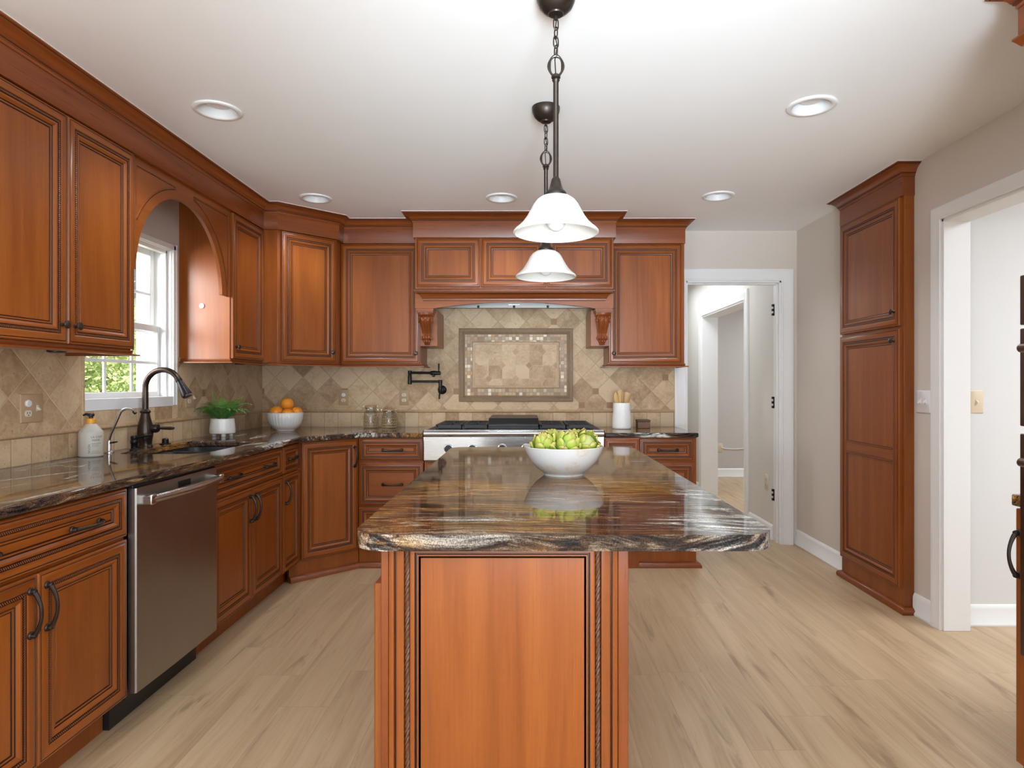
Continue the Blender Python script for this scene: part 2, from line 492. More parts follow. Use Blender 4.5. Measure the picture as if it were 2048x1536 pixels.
# ------------------------------------------------------------------ mesh builder
class MB:
    def __init__(s):
        s.v, s.f, s.m, s.g = [], [], [], []

    def add(s, vs, fs, m=0, g=(0, 0, 1)):
        o = len(s.v)
        s.v += [tuple(v) for v in vs]
        for f in fs:
            s.f.append([i + o for i in f])
            s.m.append(m)
            s.g.append(g)
        return s

    def box(s, x0, x1, y0, y1, z0, z1, m=0, g=(0, 0, 1)):
        vs = [(x, y, z) for z in (z0, z1) for y in (y0, y1) for x in (x0, x1)]
        return s.add(vs, [(0, 2, 3, 1), (4, 5, 7, 6), (0, 1, 5, 4), (2, 6, 7, 3), (0, 4, 6, 2), (1, 3, 7, 5)], m, g)

    def prism(s, poly, lo, hi, holes=(), plane='xy', m=0, g=(0, 0, 1), mside=None):
        loops = [list(poly)] + [list(h) for h in holes]
        P = {'xy': lambda a, b, c: (a, b, c), 'xz': lambda a, b, c: (a, c, b), 'yz': lambda a, b, c: (c, a, b)}[plane]
        flat = [p for l in loops for p in l]
        tris = tessellate_polygon([[Vector((a, b, 0)) for a, b in l] for l in loops])
        n = len(flat)
        vs = [P(a, b, lo) for a, b in flat] + [P(a, b, hi) for a, b in flat]
        s.add(vs, [tuple(t) for t in tris] + [tuple(i + n for i in t) for t in tris], m, g)
        base = len(s.v) - 2 * n
        k = 0
        for l in loops:
            L = len(l)
            for i in range(L):
                a, b = k + i, k + (i + 1) % L
                s.f.append([base + a, base + b, base + b + n, base + a + n])
                s.m.append(m if mside is None else mside)
                s.g.append(g)
            k += L
        return s

    def loft(s, rings, m=0, closed=True, cap0=False, cap1=False, g=(0, 0, 1)):
        n = len(rings[0])
        o = len(s.v)
        for r in rings:
            s.v += [tuple(p) for p in r]
        for i in range(len(rings) - 1):
            mm = m[i] if isinstance(m, (list, tuple)) else m
            for j in range(n if closed else n - 1):
                k = (j + 1) % n
                s.f.append([o + i * n + j, o + i * n + k, o + (i + 1) * n + k, o + (i + 1) * n + j])
                s.m.append(mm)
                s.g.append(g)
        m0 = m[0] if isinstance(m, (list, tuple)) else m
        m1 = m[-1] if isinstance(m, (list, tuple)) else m
        if cap0:
            s.f.append([o + j for j in range(n)])
            s.m.append(m0)
            s.g.append(g)
        if cap1:
            s.f.append([o + (len(rings) - 1) * n + j for j in range(n)])
            s.m.append(m1)
            s.g.append(g)
        return s

    def lathe(s, prof, c=(0, 0, 0), seg=32, m=0, axis='z', ripple=0, nr=0, cap=True):
        rings = []
        for r, z in prof:
            ring = []
            for j in range(seg):
                a = 2 * PI * j / seg
                rr = r * (1 + (ripple * math.cos(nr * a) if ripple else 0))
                x, y = rr * math.cos(a), rr * math.sin(a)
                p = {'z': (x, y, z), 'y': (x, -z, y), 'x': (z, x, y)}[axis]
                ring.append((c[0] + p[0], c[1] + p[1], c[2] + p[2]))
            rings.append(ring)
        return s.loft(rings, m, True, cap and prof[0][0] > 1e-4, cap and prof[-1][0] > 1e-4)

    def tube(s, pts, r, seg=10, m=0, closed=False, g=(0, 0, 1), flat=1.0):
        pts = [Vector(p) for p in pts]
        n = len(pts)
        rings = []
        up = None
        for i, p in enumerate(pts):
            a = pts[(i - 1) % n] if (closed or i > 0) else p
            b = pts[(i + 1) % n] if (closed or i < n - 1) else p
            t = (b - a).normalized()
            if up is None:
                up = Vector((0, 0, 1)) if abs(t.z) < .9 else Vector((1, 0, 0))
            x = t.cross(up)
            if x.length < 1e-5:
                x = t.cross(Vector((0, 1, 0)))
            x.normalize()
            y = x.cross(t).normalized()
            up = y
            rr = r[i] if isinstance(r, (list, tuple)) else r
            rings.append([p + x * rr * math.cos(2 * PI * j / seg) + y * rr * flat * math.sin(2 * PI * j / seg) for j in range(seg)])
        if closed:
            rings.append(rings[0])
        return s.loft(rings, m, True, not closed, not closed, g)

    def sweep(s, path, prof, m=0, closed=False, caps=True, plane='xy'):
        """mitred sweep of prof [(out, z)] along a 2D path; out goes to the right of travel"""
        n = len(path)
        P = [Vector(p) for p in path]
        rings = []
        mm = m if isinstance(m, (list, tuple)) else [m] * (len(prof) - 1)
        for i in range(n):
            a = P[i] - P[i - 1] if (closed or i > 0) else None
            b = P[(i + 1) % n] - P[i] if (closed or i < n - 1) else None
            a = (a if a is not None else b).normalized()
            b = (b if b is not None else a).normalized()
            na, nb = Vector((a.y, -a.x)), Vector((b.y, -b.x))
            h = na + nb
            h = h / max(1e-6, h.dot(na))
            ring = []
            for o, z in prof:
                q = P[i] + h * o
                ring.append((q.x, q.y, z) if plane == 'xy' else ((q.x, z, q.y) if plane == 'xz' else (z, q.x, q.y)))
            rings.append(ring)
        k = len(prof)
        o = len(s.v)
        for r in rings:
            s.v += r
        for i in range(n if closed else n - 1):
            i2 = (i + 1) % n
            d = (P[i2] - P[i]).normalized()
            g = (d.x, d.y, 0) if plane == 'xy' else ((d.x, 0, d.y) if plane == 'xz' else (0, d.x, d.y))
            for j in range(k - 1):
                s.f.append([o + i * k + j, o + i2 * k + j, o + i2 * k + j + 1, o + i * k + j + 1])
                s.m.append(mm[j])
                s.g.append(g)
        if caps and not closed:
            for i in (0, n - 1):
                s.f.append([o + i * k + j for j in range(k)])
                s.m.append(mm[0])
                s.g.append((0, 0, 1))
        return s

    def xf(s, M, start=0):
        for i in range(start, len(s.v)):
            s.v[i] = tuple(M @ Vector(s.v[i]))
        return s

    def build(s, name, mats, parent=None, smooth=True, bevel=0, bseg=2, angle=35):
        me = bpy.data.meshes.new(name)
        bm = bmesh.new()
        vs = [bm.verts.new(v) for v in s.v]
        uvl = bm.loops.layers.uv.new('grain')
        for f, mi, g in zip(s.f, s.m, s.g):
            if len(set(f)) < 3:
                continue
            try:
                fc = bm.faces.new([vs[i] for i in f])
            except ValueError:
                continue
            fc.material_index = mi
            fc.normal_update()
            gv = Vector(g)
            t = fc.normal.cross(gv)
            if t.length < .2:
                gv = Vector((1, 0, 0)) if abs(gv.x) < .9 else Vector((0, 1, 0))
                t = fc.normal.cross(gv)
            if t.length > 1e-6:
                t.normalize()
            for lp in fc.loops:
                lp[uvl].uv = (lp.vert.co.dot(t), lp.vert.co.dot(gv))
        bmesh.ops.remove_doubles(bm, verts=bm.verts, dist=1e-6)
        bmesh.ops.recalc_face_normals(bm, faces=bm.faces)
        bm.to_mesh(me)
        bm.free()
        for m in (mats if isinstance(mats, (list, tuple)) else [mats]):
            me.materials.append(m)
        if smooth:
            me.polygons.foreach_set('use_smooth', [True] * len(me.polygons))
            me.set_sharp_from_angle(angle=math.radians(angle))
        o = bpy.data.objects.new(name, me)
        COL.objects.link(o)
        if parent:
            o.parent = parent
        if bevel:
            b = o.modifiers.new('bevel', 'BEVEL')
            b.width = bevel
            b.segments = bseg
            b.limit_method = 'ANGLE'
            b.angle_limit = math.radians(40)
        return o


def tag(o, label, cat, group=None):
    o['label'] = label
    o['category'] = cat
    if group:
        o['group'] = group
    return o

def thing(name, label, cat, loc=(0, 0, 0), rot=0, group=None):
    o = bpy.data.objects.new(name, None)
    o.empty_display_size = .05
    o.location = loc
    o.rotation_euler = (0, 0, rot)
    COL.objects.link(o)
    return tag(o, label, cat, group)

def struct(o):
    o['kind'] = 'structure'
    return o

def kids(o):
    return [c for c in bpy.data.objects if c.parent == o]

def dup(root, loc, label, group=None, rot=None):
    r = root.copy()
    COL.objects.link(r)
    r.location = loc
    if rot is not None:
        r.rotation_euler = rot
    r['label'] = label
    if group:
        r['group'] = group
    for c in kids(root):
        k = c.copy()
        COL.objects.link(k)
        k.parent = r
        for d in kids(c):
            e = d.copy()
            COL.objects.link(e)
            e.parent = k
    return r

# ------------------------------------------------------------------ cabinet pieces (local frame: x along the width, front faces -y, z up)
def dprof(st=.036):
    return [(0, 0, 0), (0, .0150, 0), (.003, .0185, 0), (.0075, .0195, 0), (.0085, .0180, 1), (.0105, .0195, 1),
            (.018, .0215, 0), (st - .004, .0205, 0), (st - .0005, .0185, 0), (st, .0155, 1), (st + .002, .0155, 1),
            (st + .0025, .0185, 2), (st + .0105, .0185, 2), (st + .011, .0150, 1), (st + .0135, .0150, 1),
            (st + .0145, .0180, 0), (st + .021, .0180, 0), (st + .030, .0115, 0), (st + .031, .0090, 1), (st + .0335, .0090, 1),
            (st + .0345, .0105, 0), (st + .039, .0095, 0), (st + .040, .0070, 1), (st + .043, .0070, 1), (st + .044, .0080, 0)]

def ring_panel(mb, x0, x1, z0, z1, prof, y0=0.0, g=(0, 0, 1), center=0):
    prev = None
    for d, h, m in prof:
        y = y0 - h
        r = [(x0 + d, y, z0 + d), (x1 - d, y, z0 + d), (x1 - d, y, z1 - d), (x0 + d, y, z1 - d)]
        if prev:
            for i, gg in enumerate(((1, 0, 0), (0, 0, 1), (1, 0, 0), (0, 0, 1))):
                k = (i + 1) % 4
                mb.add([prev[i], prev[k], r[k], r[i]], [(0, 1, 2, 3)], m, gg)
        prev = r
    mb.add(prev, [(0, 1, 2, 3)], center, g)
    d = prof[0][0]
    y = y0
    mb.add([(x0, y, z0), (x1, y, z0), (x1, y, z1), (x0, y, z1)], [(3, 2, 1, 0)], 0, g)

def knob(parent, x, z, y=-.0205):
    mb = MB()
    mb.lathe([(.0085, 0), (.0085, .002), (.005, .004), (.0045, .012), (.006, .015), (.0135, .018), (.0155, .021), (.0145, .0245), (.009, .0275), (.001, .0285)],
             (x, y, z), 20, axis='y')
    for k in range(6):
        a = k * PI / 3
        mb.lathe([(.0035, .022), (.0036, .0262), (.001, .0275)], (x + .0075 * math.cos(a), y, z + .0075 * math.sin(a)), 8, axis='y')
    return mb.build('knob', PEWTER, parent)

def pull(parent, x, z, vert=False, L=.15, y=-.0205):
    mb = MB()
    pts, rs = [], []
    n = 17
    for i in range(n):
        t = i / (n - 1)
        a = (t - .5) * (L - .024)
        out = .010 + .023 * math.sin(PI * min(1, max(0, t))) ** .7
        pts.append((x, y - out, z + a) if vert else (x + a, y - out, z))
        rs.append(.0052 + .0024 * abs(2 * t - 1) ** 3)
    mb.tube(pts, rs, 10)
    for e in (-1, 1):
        a = e * (L / 2 - .012)
        c = (x, y, z + a) if vert else (x + a, y, z)
        mb.lathe([(.0115, 0), (.0115, .003), (.0085, .006), (.0078, .014), (.006, .018), (.001, .019)], c, 14, axis='y')
    return mb.build('handle', BRONZE, parent)

def door(parent, x0, x1, z0, z1, st=.036, kn=None, pl=None, vert=True, name='door', horiz=False, rail=None):
    mb = MB()
    ring_panel(mb, x0, x1, z0, z1, dprof(st), 0, (1, 0, 0) if horiz else (0, 0, 1))
    if rail:
        a, b = x0 + st + .030, x1 - st - .030
        mb.box(a, b, -.0125, -.006, rail[0], rail[1], 0, (1, 0, 0))
        for zz in rail:
            mb.box(a, b, -.0165, -.006, zz - .003, zz + .003, 0, (1, 0, 0))
            mb.box(a, b, -.0135, -.006, zz - .0055, zz + .0055, 1, (1, 0, 0))
    o = mb.build(name, CAB, parent, angle=25)
    if kn:
        knob(o, *kn)
    for p in (pl or []):
        pull(o, p[0], p[1], vert)
    return o

def drawer(parent, x0, x1, z0, z1, pl, st=.018):
    return door(parent, x0, x1, z0, z1, st, None, pl, False, 'drawer', True)

def carcass(parent, x0, x1, d, z0, z1, name='carcass', y0=0.0):
    mb = MB()
    mb.box(x0, x1, y0, d, z0, z1)
    return mb.build(name, [WOOD], parent, bevel=.0015)

RAILP = [(.0, 1.392), (.006, 1.392), (.006, 1.384), (.004, 1.381), (.011, 1.376), (.022, 1.3735), (.026, 1.3735), (.026, 1.367), (.0, 1.367), (.0, 1.392)]
FRIEZE = [(-.02, 2.262), (.0, 2.262), (.0, 2.366)]
CROWN = [(.0, 2.366), (.0045, 2.366), (.0045, 2.376), (.010, 2.380), (.010, 2.384), (.013, 2.386), (.018, 2.395), (.028, 2.407), (.042, 2.416), (.050, 2.418),
         (.050, 2.421), (.058, 2.423), (.058, 2.4285)]

def crown(parent, path, z=0.0, k=1.0, name='crown'):
    f = MB()
    f.sweep(path, [(-.02, 2.262), (-.001, 2.262), (0, 2.264), (0, 2.372), (-.02, 2.372)])
    f.build('frieze', [WOODT], parent)
    c = MB()
    prof = [(o * k, zz) for o, zz in CROWN]
    mm = [0] * (len(prof) - 1)
    mm[3] = 1
    mm[9] = 1
    c.sweep(path, [(-.01, 2.366)] + prof + [(-.01, 2.4285)], [0] + mm + [0])
    o = c.build(name, [WOODT, GLAZE], parent, angle=50)
    q = MB()
    q.sweep(path, [(.05 * k, 2.4275), (.0605 * k, 2.4275), (.0605 * k, 2.4298), (.05 * k, 2.4298), (.05 * k, 2.4275)])
    q.build('caulk_line', [CAULK], parent)
    return o

# ------------------------------------------------------------------ the room
def boxes(name, mat, lst, parent=None, bevel=0, st=True):
    mb = MB()
    for b in lst:
        mb.box(*b)
    o = mb.build(name, mat, parent, bevel=bevel)
    return struct(o) if (st and not parent) else o

YW = -3.6
boxes('floor', FLOOR, [(-2.3, 5.2, YW - .4, 9.0, -.05, 0)])
CANXY = ((-1.336, 2.729), (1.217, 2.686), (-1.342, 4.02), (-.156, 4.01), (1.212, 3.97))
mb = MB()
mb.prism([(-2.3, YW - .1), (5.2, YW - .1), (5.2, 9.0), (-2.3, 9.0)], ZC, ZC + .1,
         [[(x + .0775 * math.cos(2 * PI * i / 32), y + .0775 * math.sin(2 * PI * i / 32)) for i in range(32)] for x, y in CANXY])
struct(mb.build('ceiling', CEIL))
boxes('ceiling_deck', CEIL, [(-2.3, 5.2, YW - .1, 9.0, ZC + .1, ZC + .13)])
WY0, WY1, WZ0, WZ1 = 2.905, 3.640, 1.120, 2.015       # kitchen window opening
boxes('wall_left', WALL, [(XL - .2, XL, -1.0, WY0, 0, ZC), (XL - .2, XL, YW, -2.6, 0, ZC), (XL - .2, XL, -2.6, -1.0, 0, .9), (XL - .2, XL, -2.6, -1.0, 2.1, ZC), (XL - .2, XL, WY1, YB + .12, 0, ZC),
                          (XL - .2, XL, WY0, WY1, 0, WZ0), (XL - .2, XL, WY0, WY1, WZ1, ZC)])
DX0, DX1, DZ = 1.238, 1.980, 2.045                    # doorway in the back wall
boxes('wall_back', WALL, [(XL, DX0, YB, YB + .12, 0, ZC), (DX1, 2.3, YB, YB + .12, 0, ZC), (DX0, DX1, YB, YB + .12, DZ, ZC)])
RY0, RY1, RZ = 2.28, 3.182, 2.076                     # cased opening in the right wall
boxes('wall_right', WALL, [(XR, XR + .13, RY1, YB, 0, ZC), (XR, XR + .13, RY0, RY1, RZ, ZC), (XR, XR + .13, -.3, RY0, 0, ZC),
                           (XR, XR + .13, YW, -2.1, 0, ZC), (XR, XR + .13, -2.1, -.3, 0, .6), (XR, XR + .13, -2.1, -.3, 2.1, ZC)])
boxes('wall_front', WALL, [(XL, -1.6, YW - .12, YW, 0, ZC), (1.8, XR + .13, YW - .12, YW, 0, ZC), (-1.6, 1.8, YW - .12, YW, 2.3, ZC)])
HX = 1.972
boxes('wall_hall_right', WALLH, [(HX, HX + .17, YB + .12, 5.67, 0, ZC), (HX, HX + .17, 7.05, 9.0, 0, ZC), (HX, HX + .17, 5.67, 7.05, 2.0, ZC)])
boxes('wall_hall_left', WALLH, [(.95, 1.08, YB + .12, 9.0, 0, ZC)])
boxes('wall_hall_end', WALLH, [(.95, HX, 8.75, 8.88, 0, ZC)])
boxes('wall_dining', WALLD, [(HX + .17, 5.2, 8.4, 8.52, 0, ZC), (5.1, 5.2, 5.2, 8.4, 0, ZC)])
boxes('wall_dining_near', WALLD, [(HX + .17, 5.2, 5.1, 5.2, 0, ZC)])
boxes('wall_side_room', WALLS, [(XR + .13, 5.2, 3.243, 3.36, 0, ZC), (5.08, 5.2, -.2, 3.243, 0, ZC), (XR + .13, 5.2, -.2, -.1, 0, ZC)])

def baseboard(name, path, side=1, h=.118):
    mb = MB()
    mb.sweep(path, [(0, 0), (.018 * side, 0), (.020 * side, .006), (.019 * side, .014), (.013 * side, .020), (.013 * side, h - .022),
                    (.010 * side, h - .012), (.006 * side, h - .004), (.003 * side, h), (0, h)])
    return struct(mb.build(name, TRIM, angle=50))
baseboard('baseboard_right', [(XR, YB - .001), (XR, 4.082)])
baseboard('baseboard_right_near', [(XR, 3.40), (XR, 3.247)])
baseboard('baseboard_back', [(2.078, YB), (XR - .019, YB)])
baseboard('baseboard_hall', [(HX, YB + .14), (HX, 5.555)], -1)
baseboard('baseboard_hall_far', [(HX, 7.165), (HX, 8.75)], -1)
baseboard('baseboard_dining', [(HX + .18, 8.4), (5.1, 8.4)])
baseboard('baseboard_side_room', [(XR + .135, 3.243), (5.05, 3.243)], 1, .11)

CASP = [(0, 0), (0, .011), (.004, .014), (.010, .014), (.013, .011), (.040, .015), (.052, .019), (.062, .020), (.070, .020), (.078, .016), (.080, .0)]

def casing(name, pts, mapf, prof=CASP, parent=None, k=1.0):
    """door casing: mitred frame along pts (2D in the wall plane), mapf(a, b, out)"""
    mb = MB()
    mb.sweep(pts, [(o * k, z) for o, z in prof])
    mb.v = [mapf(*v) for v in mb.v]
    return mb.build(name, TRIM, parent, angle=30)

# back doorway with the leaf taken off: casing, jamb and three hinge leaves
d1 = struct(casing('door_1', [(DX0 + .003, 0), (DX0 + .003, DZ - .003), (DX1 - .003, DZ - .003), (DX1 - .003, 0)], lambda a, b, o: (a, YB - o, b), k=-1.17))
jm = MB()
jm.box(DX0, DX0 + .016, YB, YB + .12, 0, DZ)
jm.box(DX1 - .016, DX1, YB, YB + .12, 0, DZ)
jm.box(DX0, DX1, YB, YB + .12, DZ - .016, DZ)
jm.box(DX1 - .026, DX1 - .016, YB + .03, YB + .07, 0, DZ - .016)
jm.box(DX0 + .016, DX1 - .016, YB + .03, YB + .07, DZ - .026, DZ - .016)
jm.build('door_jamb', TRIM, d1, bevel=.002)
for hz in (1.83, 1.097, .365):
    hb = MB()
    y = YB + .10
    hb.box(DX1 - .0195, DX1 - .0155, y - .006, y + .012, hz - .045, hz + .045)
    for k in (-.036, 0, .036):
        hb.box(DX1 - .030, DX1 - .016, y + .004, y + .020, hz + k - .009, hz + k + .009)
    hb.build('hinge', IRONB, d1)

# cased opening in the right wall
d2 = struct(casing('door_2', [(RY0 + .003, 0), (RY0 + .003, RZ - .003), (RY1 - .003, RZ - .003), (RY1 - .003, 0)], lambda a, b, o: (XR - o, a, b), k=-.86))
jm = MB()
jm.box(XR - .001, XR + .135, RY1 - .016, RY1, 0, RZ)
jm.box(XR - .001, XR + .135, RY0, RY0 + .016, 0, RZ)
jm.box(XR - .001, XR + .135, RY0, RY1, RZ - .016, RZ)
jm.build('door_jamb', TRIM, d2, bevel=.002)
casing('rear_casing', [(RY0 + .002, 0), (RY0 + .002, RZ + .004), (RY1 - .004, RZ + .004), (RY1 - .004, 0)], lambda a, b, o: (XR + .13 + o, a, b), parent=d2, k=-.55)

# cased opening in the hall wall
d3 = struct(casing('door_3', [(5.67, 0), (5.67, 2.0), (7.05, 2.0), (7.05, 0)], lambda a, b, o: (HX - o, a, b), k=-1.15))
jm = MB()
jm.box(HX - .001, HX + .175, 5.655, 5.672, 0, 2.0)
jm.box(HX - .001, HX + .175, 7.048, 7.066, 0, 2.0)
jm.box(HX - .001, HX + .175, 5.655, 7.066, 1.985, 2.002)
jm.build('door_jamb', TRIM, d3, bevel=.002)

# ------------------------------------------------------------------ kitchen window
wn = MB()
wn.box(XL - .20, XL + .004, WY1 - .004, WY1 + .012, WZ0, WZ1)
wn.box(XL - .20, XL + .004, WY0 - .012, WY0 + .004, WZ0, WZ1)
wn.box(XL - .20, XL + .004, WY0, WY1, WZ1 - .004, WZ1 + .012)
wn.box(XL - .20, XL + .012, WY0, WY1, WZ0 - .004, WZ0 + .052)
win = struct(wn.build('window_1', TRIM, bevel=.002))
cs = MB()
cs.box(XL, XL + .016, WY1, WY1 + .030, WZ0, WZ1 + .030)
cs.box(XL, XL + .016, WY0 + .02, WY1 + .030, WZ1, WZ1 + .030)
cs.box(XL, XL + .021, WY1 + .021, WY1 + .034, WZ0, WZ1 + .034)
cs.build('window_casing', TRIM, win, bevel=.003)

def sash(x, z0, z1, y0, y1, fr, parent, muntz):
    mb = MB()
    d = .028
    mb.box(x - d, x, y0, y0 + fr, z0, z1)
    mb.box(x - d, x, y1 - fr, y1, z0, z1)
    mb.box(x - d, x, y0 + fr, y1 - fr, z0, z0 + fr)
    mb.box(x - d, x, y0 + fr, y1 - fr, z1 - fr, z1)
    s = mb.build('sash', VINYL, parent, bevel=.004)
    mu = MB()
    for k in (1, 2):
        yy = y0 + fr + (y1 - y0 - 2 * fr) * k / 3
        mu.box(x - .018, x - .008, yy - .008, yy + .008, z0 + fr, z1 - fr)
    mu.box(x - .0175, x - .0085, y0 + fr, y1 - fr, muntz - .008, muntz + .008)
    mu.build('muntin', VINYL, s, bevel=.002)
    g = MB()
    g.box(x - .015, x - .011, y0 + fr - .004, y1 - fr + .004, z0 + fr - .004, z1 - fr + .004)
    g.build('window_pane', PANE, s, smooth=False)
    return s
sash(XL - .055, WZ0 + .045, 1.575, WY0 + .004, WY1 - .004, .036, win, 1.362)
sash(XL - .095, 1.540, WZ1 - .003, WY0 + .004, WY1 - .004, .040, win, 1.755)
stp = MB()
stp.box(XL - .054, XL - .020, WY1 - .020, WY1 - .004, WZ0 + .045, WZ1)
stp.box(XL - .054, XL - .020, WY0 + .004, WY0 + .020, WZ0 + .045, WZ1)
stp.box(XL - .054, XL - .020, WY0, WY1, WZ1 - .022, WZ1 - .004)
stp.box(XL - .130, XL - .096, WY1 - .012, WY1 - .004, WZ0 + .045, WZ1)
stp.build('window_stop', VINYL, win, bevel=.002)

# patio door behind the camera, and a right wall window added for fill light
pf = MB()
for a, b in ((-1.6, -1.54), (.07, .13), (1.74, 1.8)):
    pf.box(a, b, YW - .09, YW - .02, 0, 2.3)
pf.box(-1.6, 1.8, YW - .09, YW - .02, 2.24, 2.3)
pf.box(-1.6, 1.8, YW - .09, YW - .02, 0, .06)
struct(pf.build('window_2', VINYL, bevel=.003))
pf = MB()
for a, b in ((-2.1, -2.05), (-1.22, -1.18), (-.35, -.3)):
    pf.box(XR + .03, XR + .10, a, b, .6, 2.1)
pf.box(XR + .03, XR + .10, -2.1, -.3, .6, .65)
pf.box(XR + .03, XR + .10, -2.1, -.3, 2.05, 2.1)
struct(pf.build('added_window_right', VINYL, bevel=.003))

pf = MB()  # left wall window added behind the camera to carry a fill lamp
for a, b in ((-2.6, -2.55), (-1.82, -1.78), (-1.05, -1.0)):
    pf.box(XL - .12, XL - .05, a, b, .9, 2.1)
pf.box(XL - .12, XL - .05, -2.6, -1.0, .9, .95)
pf.box(XL - .12, XL - .05, -2.6, -1.0, 2.05, 2.1)
struct(pf.build('added_window_left', VINYL, bevel=.003))

# ------------------------------------------------------------------ backsplash
TT = .010
LZ0, LZ1 = 1.022, 1.044
TRX = 1.150                                              # right end of the tile
# framed feature panel hole limits
PX0, PX1, PZ0, PZ1 = -.519, .362, 1.107, 1.673
b = MB()
b.prism([(XL, LZ1), (TRX, LZ1), (TRX, 1.40), (.62, 1.40), (.62, 1.86), (-.78, 1.86), (-.78, 1.40), (XL, 1.40)], YB - TT, YB,
        [[(PX0 + .02, PZ0 + .02), (PX1 - .02, PZ0 + .02), (PX1 - .02, PZ1 - .02), (PX0 + .02, PZ1 - .02)]], plane='xz', m=0)
b.box(XL, TRX, YB - TT, YB, ZT, LZ0, 1)
struct(b.build('wall_tile_back', [TILE_B, ROW_B], smooth=False))
b = MB()
b.box(XL, XL + TT, 1.3, WY0, LZ1, 1.40, 0)
b.box(XL, XL + TT, WY1 + .036, YB - TT, LZ1, 1.40, 0)
b.box(XL, XL + TT, 1.3, YB - TT, ZT, LZ0, 1)
b.box(XL, XL + TT, WY0, WY1 + .036, LZ1, WZ0, 2)
struct(b.build('wall_tile_left', [TILE_L, ROW_L, SILLT], smooth=False))
LPR = [(0, LZ0), (.010, LZ0), (.0155, LZ0 + .002), (.0195, LZ0 + .007), (.0195, LZ0 + .013), (.0155, LZ0 + .017), (.0145, LZ0 + .019), (.0125, LZ1), (0, LZ1)]
b = MB()
b.sweep([(XL, 1.3), (XL, YB), (TRX, YB)], LPR)
struct(b.build('trim_1', LINER, angle=50))
b = MB()                                                # upright and cap trims of the tile
b.sweep([(TRX - .004, ZT), (TRX - .004, 1.40)], [(0, YB - .016), (.012, YB - .016), (.016, YB - .010), (.016, YB), (0, YB)], plane='xz')
struct(b.build('trim_2', LINER))
b = MB()
for ya, yb in ((WY0 - .014, WY0 + .002), (WY1 + .034, WY1 + .052)):
    b.box(XL, XL + .017, ya, yb, LZ1, 1.40)
struct(b.build('trim_3', LINER, bevel=.005))

# framed mosaic feature panel over the range
t = thing('tile_panel', 'framed travertine feature panel with mosaic border on the tiled wall above the range', 'tile panel', (0, YB, 0))
OUT = [(0, 0), (0, .022), (.004, .025), (.012, .025), (.015, .021), (.021, .019), (.028, .022), (.033, .024), (.037, .021), (.040, .016), (.048, .013), (.048, 0)]
def pframe(nm, x0, x1, z0, z1, prof, mat):
    mb = MB()
    mb.sweep([(x0, z0), (x0, z1), (x1, z1), (x1, z0)], prof, 0, True)
    mb.v = [(a, -o, z) for a, z, o in [(v[0], v[1], v[2]) for v in mb.v]]
    return mb.build(nm, mat, t, angle=40)
pframe('outer_frame', PX0, PX1, PZ0, PZ1, OUT, FRAMET)
mz = MB()
mz.box(PX0 + .044, PX1 - .044, -.012, 0, PZ0 + .044, PZ1 - .044)
mz.build('mosaic_border', MOSAIC, t, smooth=False)
INN = [(0, .010), (0, .016), (.004, .020), (.009, .0205), (.014, .018), (.018, .0185), (.022, .016), (.022, .010)]
ix = .048 + .0545
pframe('inner_frame', PX0 + ix, PX1 - ix, PZ0 + ix, PZ1 - ix, INN, LINER)
mz = MB()
mz.box(PX0 + ix + .020, PX1 - ix - .020, -.0145, -.010, PZ0 + ix + .020, PZ1 - ix - .020)
mz.build('octagon_tile_field', OCTA, t, smooth=False)

# ------------------------------------------------------------------ upper cabinets
CAT = 'kitchen cabinet'
UPD = .300
def upper(name, label, loc, rot, w, doors, knobs, z0=1.385, z1=2.34, rail='both', depth=UPD):
    t = thing(name, label, CAT, loc, rot)
    carcass(t, 0, w, depth, z0, z1)
    for (a, b), kx in zip(doors, knobs):
        door(t, a, b, 1.395, 2.258, kn=(kx, 1.465))
    mb = MB()
    path = [(0, depth), (0, 0), (w, 0), (w, depth)] if rail == 'both' else ([(0, depth), (0, 0), (w, 0)] if rail == 'left' else
           ([(0, 0), (w, 0), (w, depth)] if rail == 'right' else [(0, 0), (w, 0)]))
    mb.sweep(path, RAILP)
    mb.build('light_rail', [WOODT], t)
    return t

UNDER = plain('pale_maple_underside', (.62, .52, .40), .5)
XU = XL + UPD                                     # carcass face of the left run
upper('upper_cabinet', 'cherry double door wall cabinet nearest the camera, left of the sink window', (XU, 1.976, 0), PI / 2, .814,
      [(.003, .405), (.408, .811)], [.372, .440], rail='right')
boxes('underside_panel', UNDER, [(.004, .810, .012, UPD - .002, 1.3815, 1.3855)], bpy.data.objects['upper_cabinet'])
t = upper('upper_cabinet', 'narrow cherry wall cabinet with a white stick-on dot on its side, right of the window', (XU, 3.722, 0), PI / 2, .447,
          [(.006, .441)], [.034], rail='left')
# corner cabinet: polygon carcass with a 45 degree door
CYA, CXA, CXB, CYB = 4.17, -1.645, -1.345, 4.47
t = thing('corner_upper_cabinet', 'diagonal cherry corner wall cabinet above the bowl of oranges', CAT)
mb = MB()
mb.prism([(XL + .001, YB - .001), (XL + .001, CYA), (CXA, CYA), (CXB, CYB), (CXB, YB - .001)], 1.385, 2.34)
mb.build('carcass', [WOOD], t, bevel=.0015)
wd = math.hypot(CXB - CXA, CYB - CYA)
dt = MB()
ring_panel(dt, .022, wd - .012, 1.395, 2.258, dprof())
M45 = Matrix.Translation((CXA, CYA, 0)) @ Matrix.Rotation(PI / 4, 4, 'Z')
dt.xf(M45)
o = dt.build('door', CAB, t, angle=25)
k = knob(o, wd - .044, 1.465)
k.data.transform(M45)
mb = MB()
mb.sweep([(-1.70, CYA), (CXA, CYA), (CXB, CYB), (CXB, CYB + .1)], RAILP)
mb.build('light_rail', [WOODT], t)

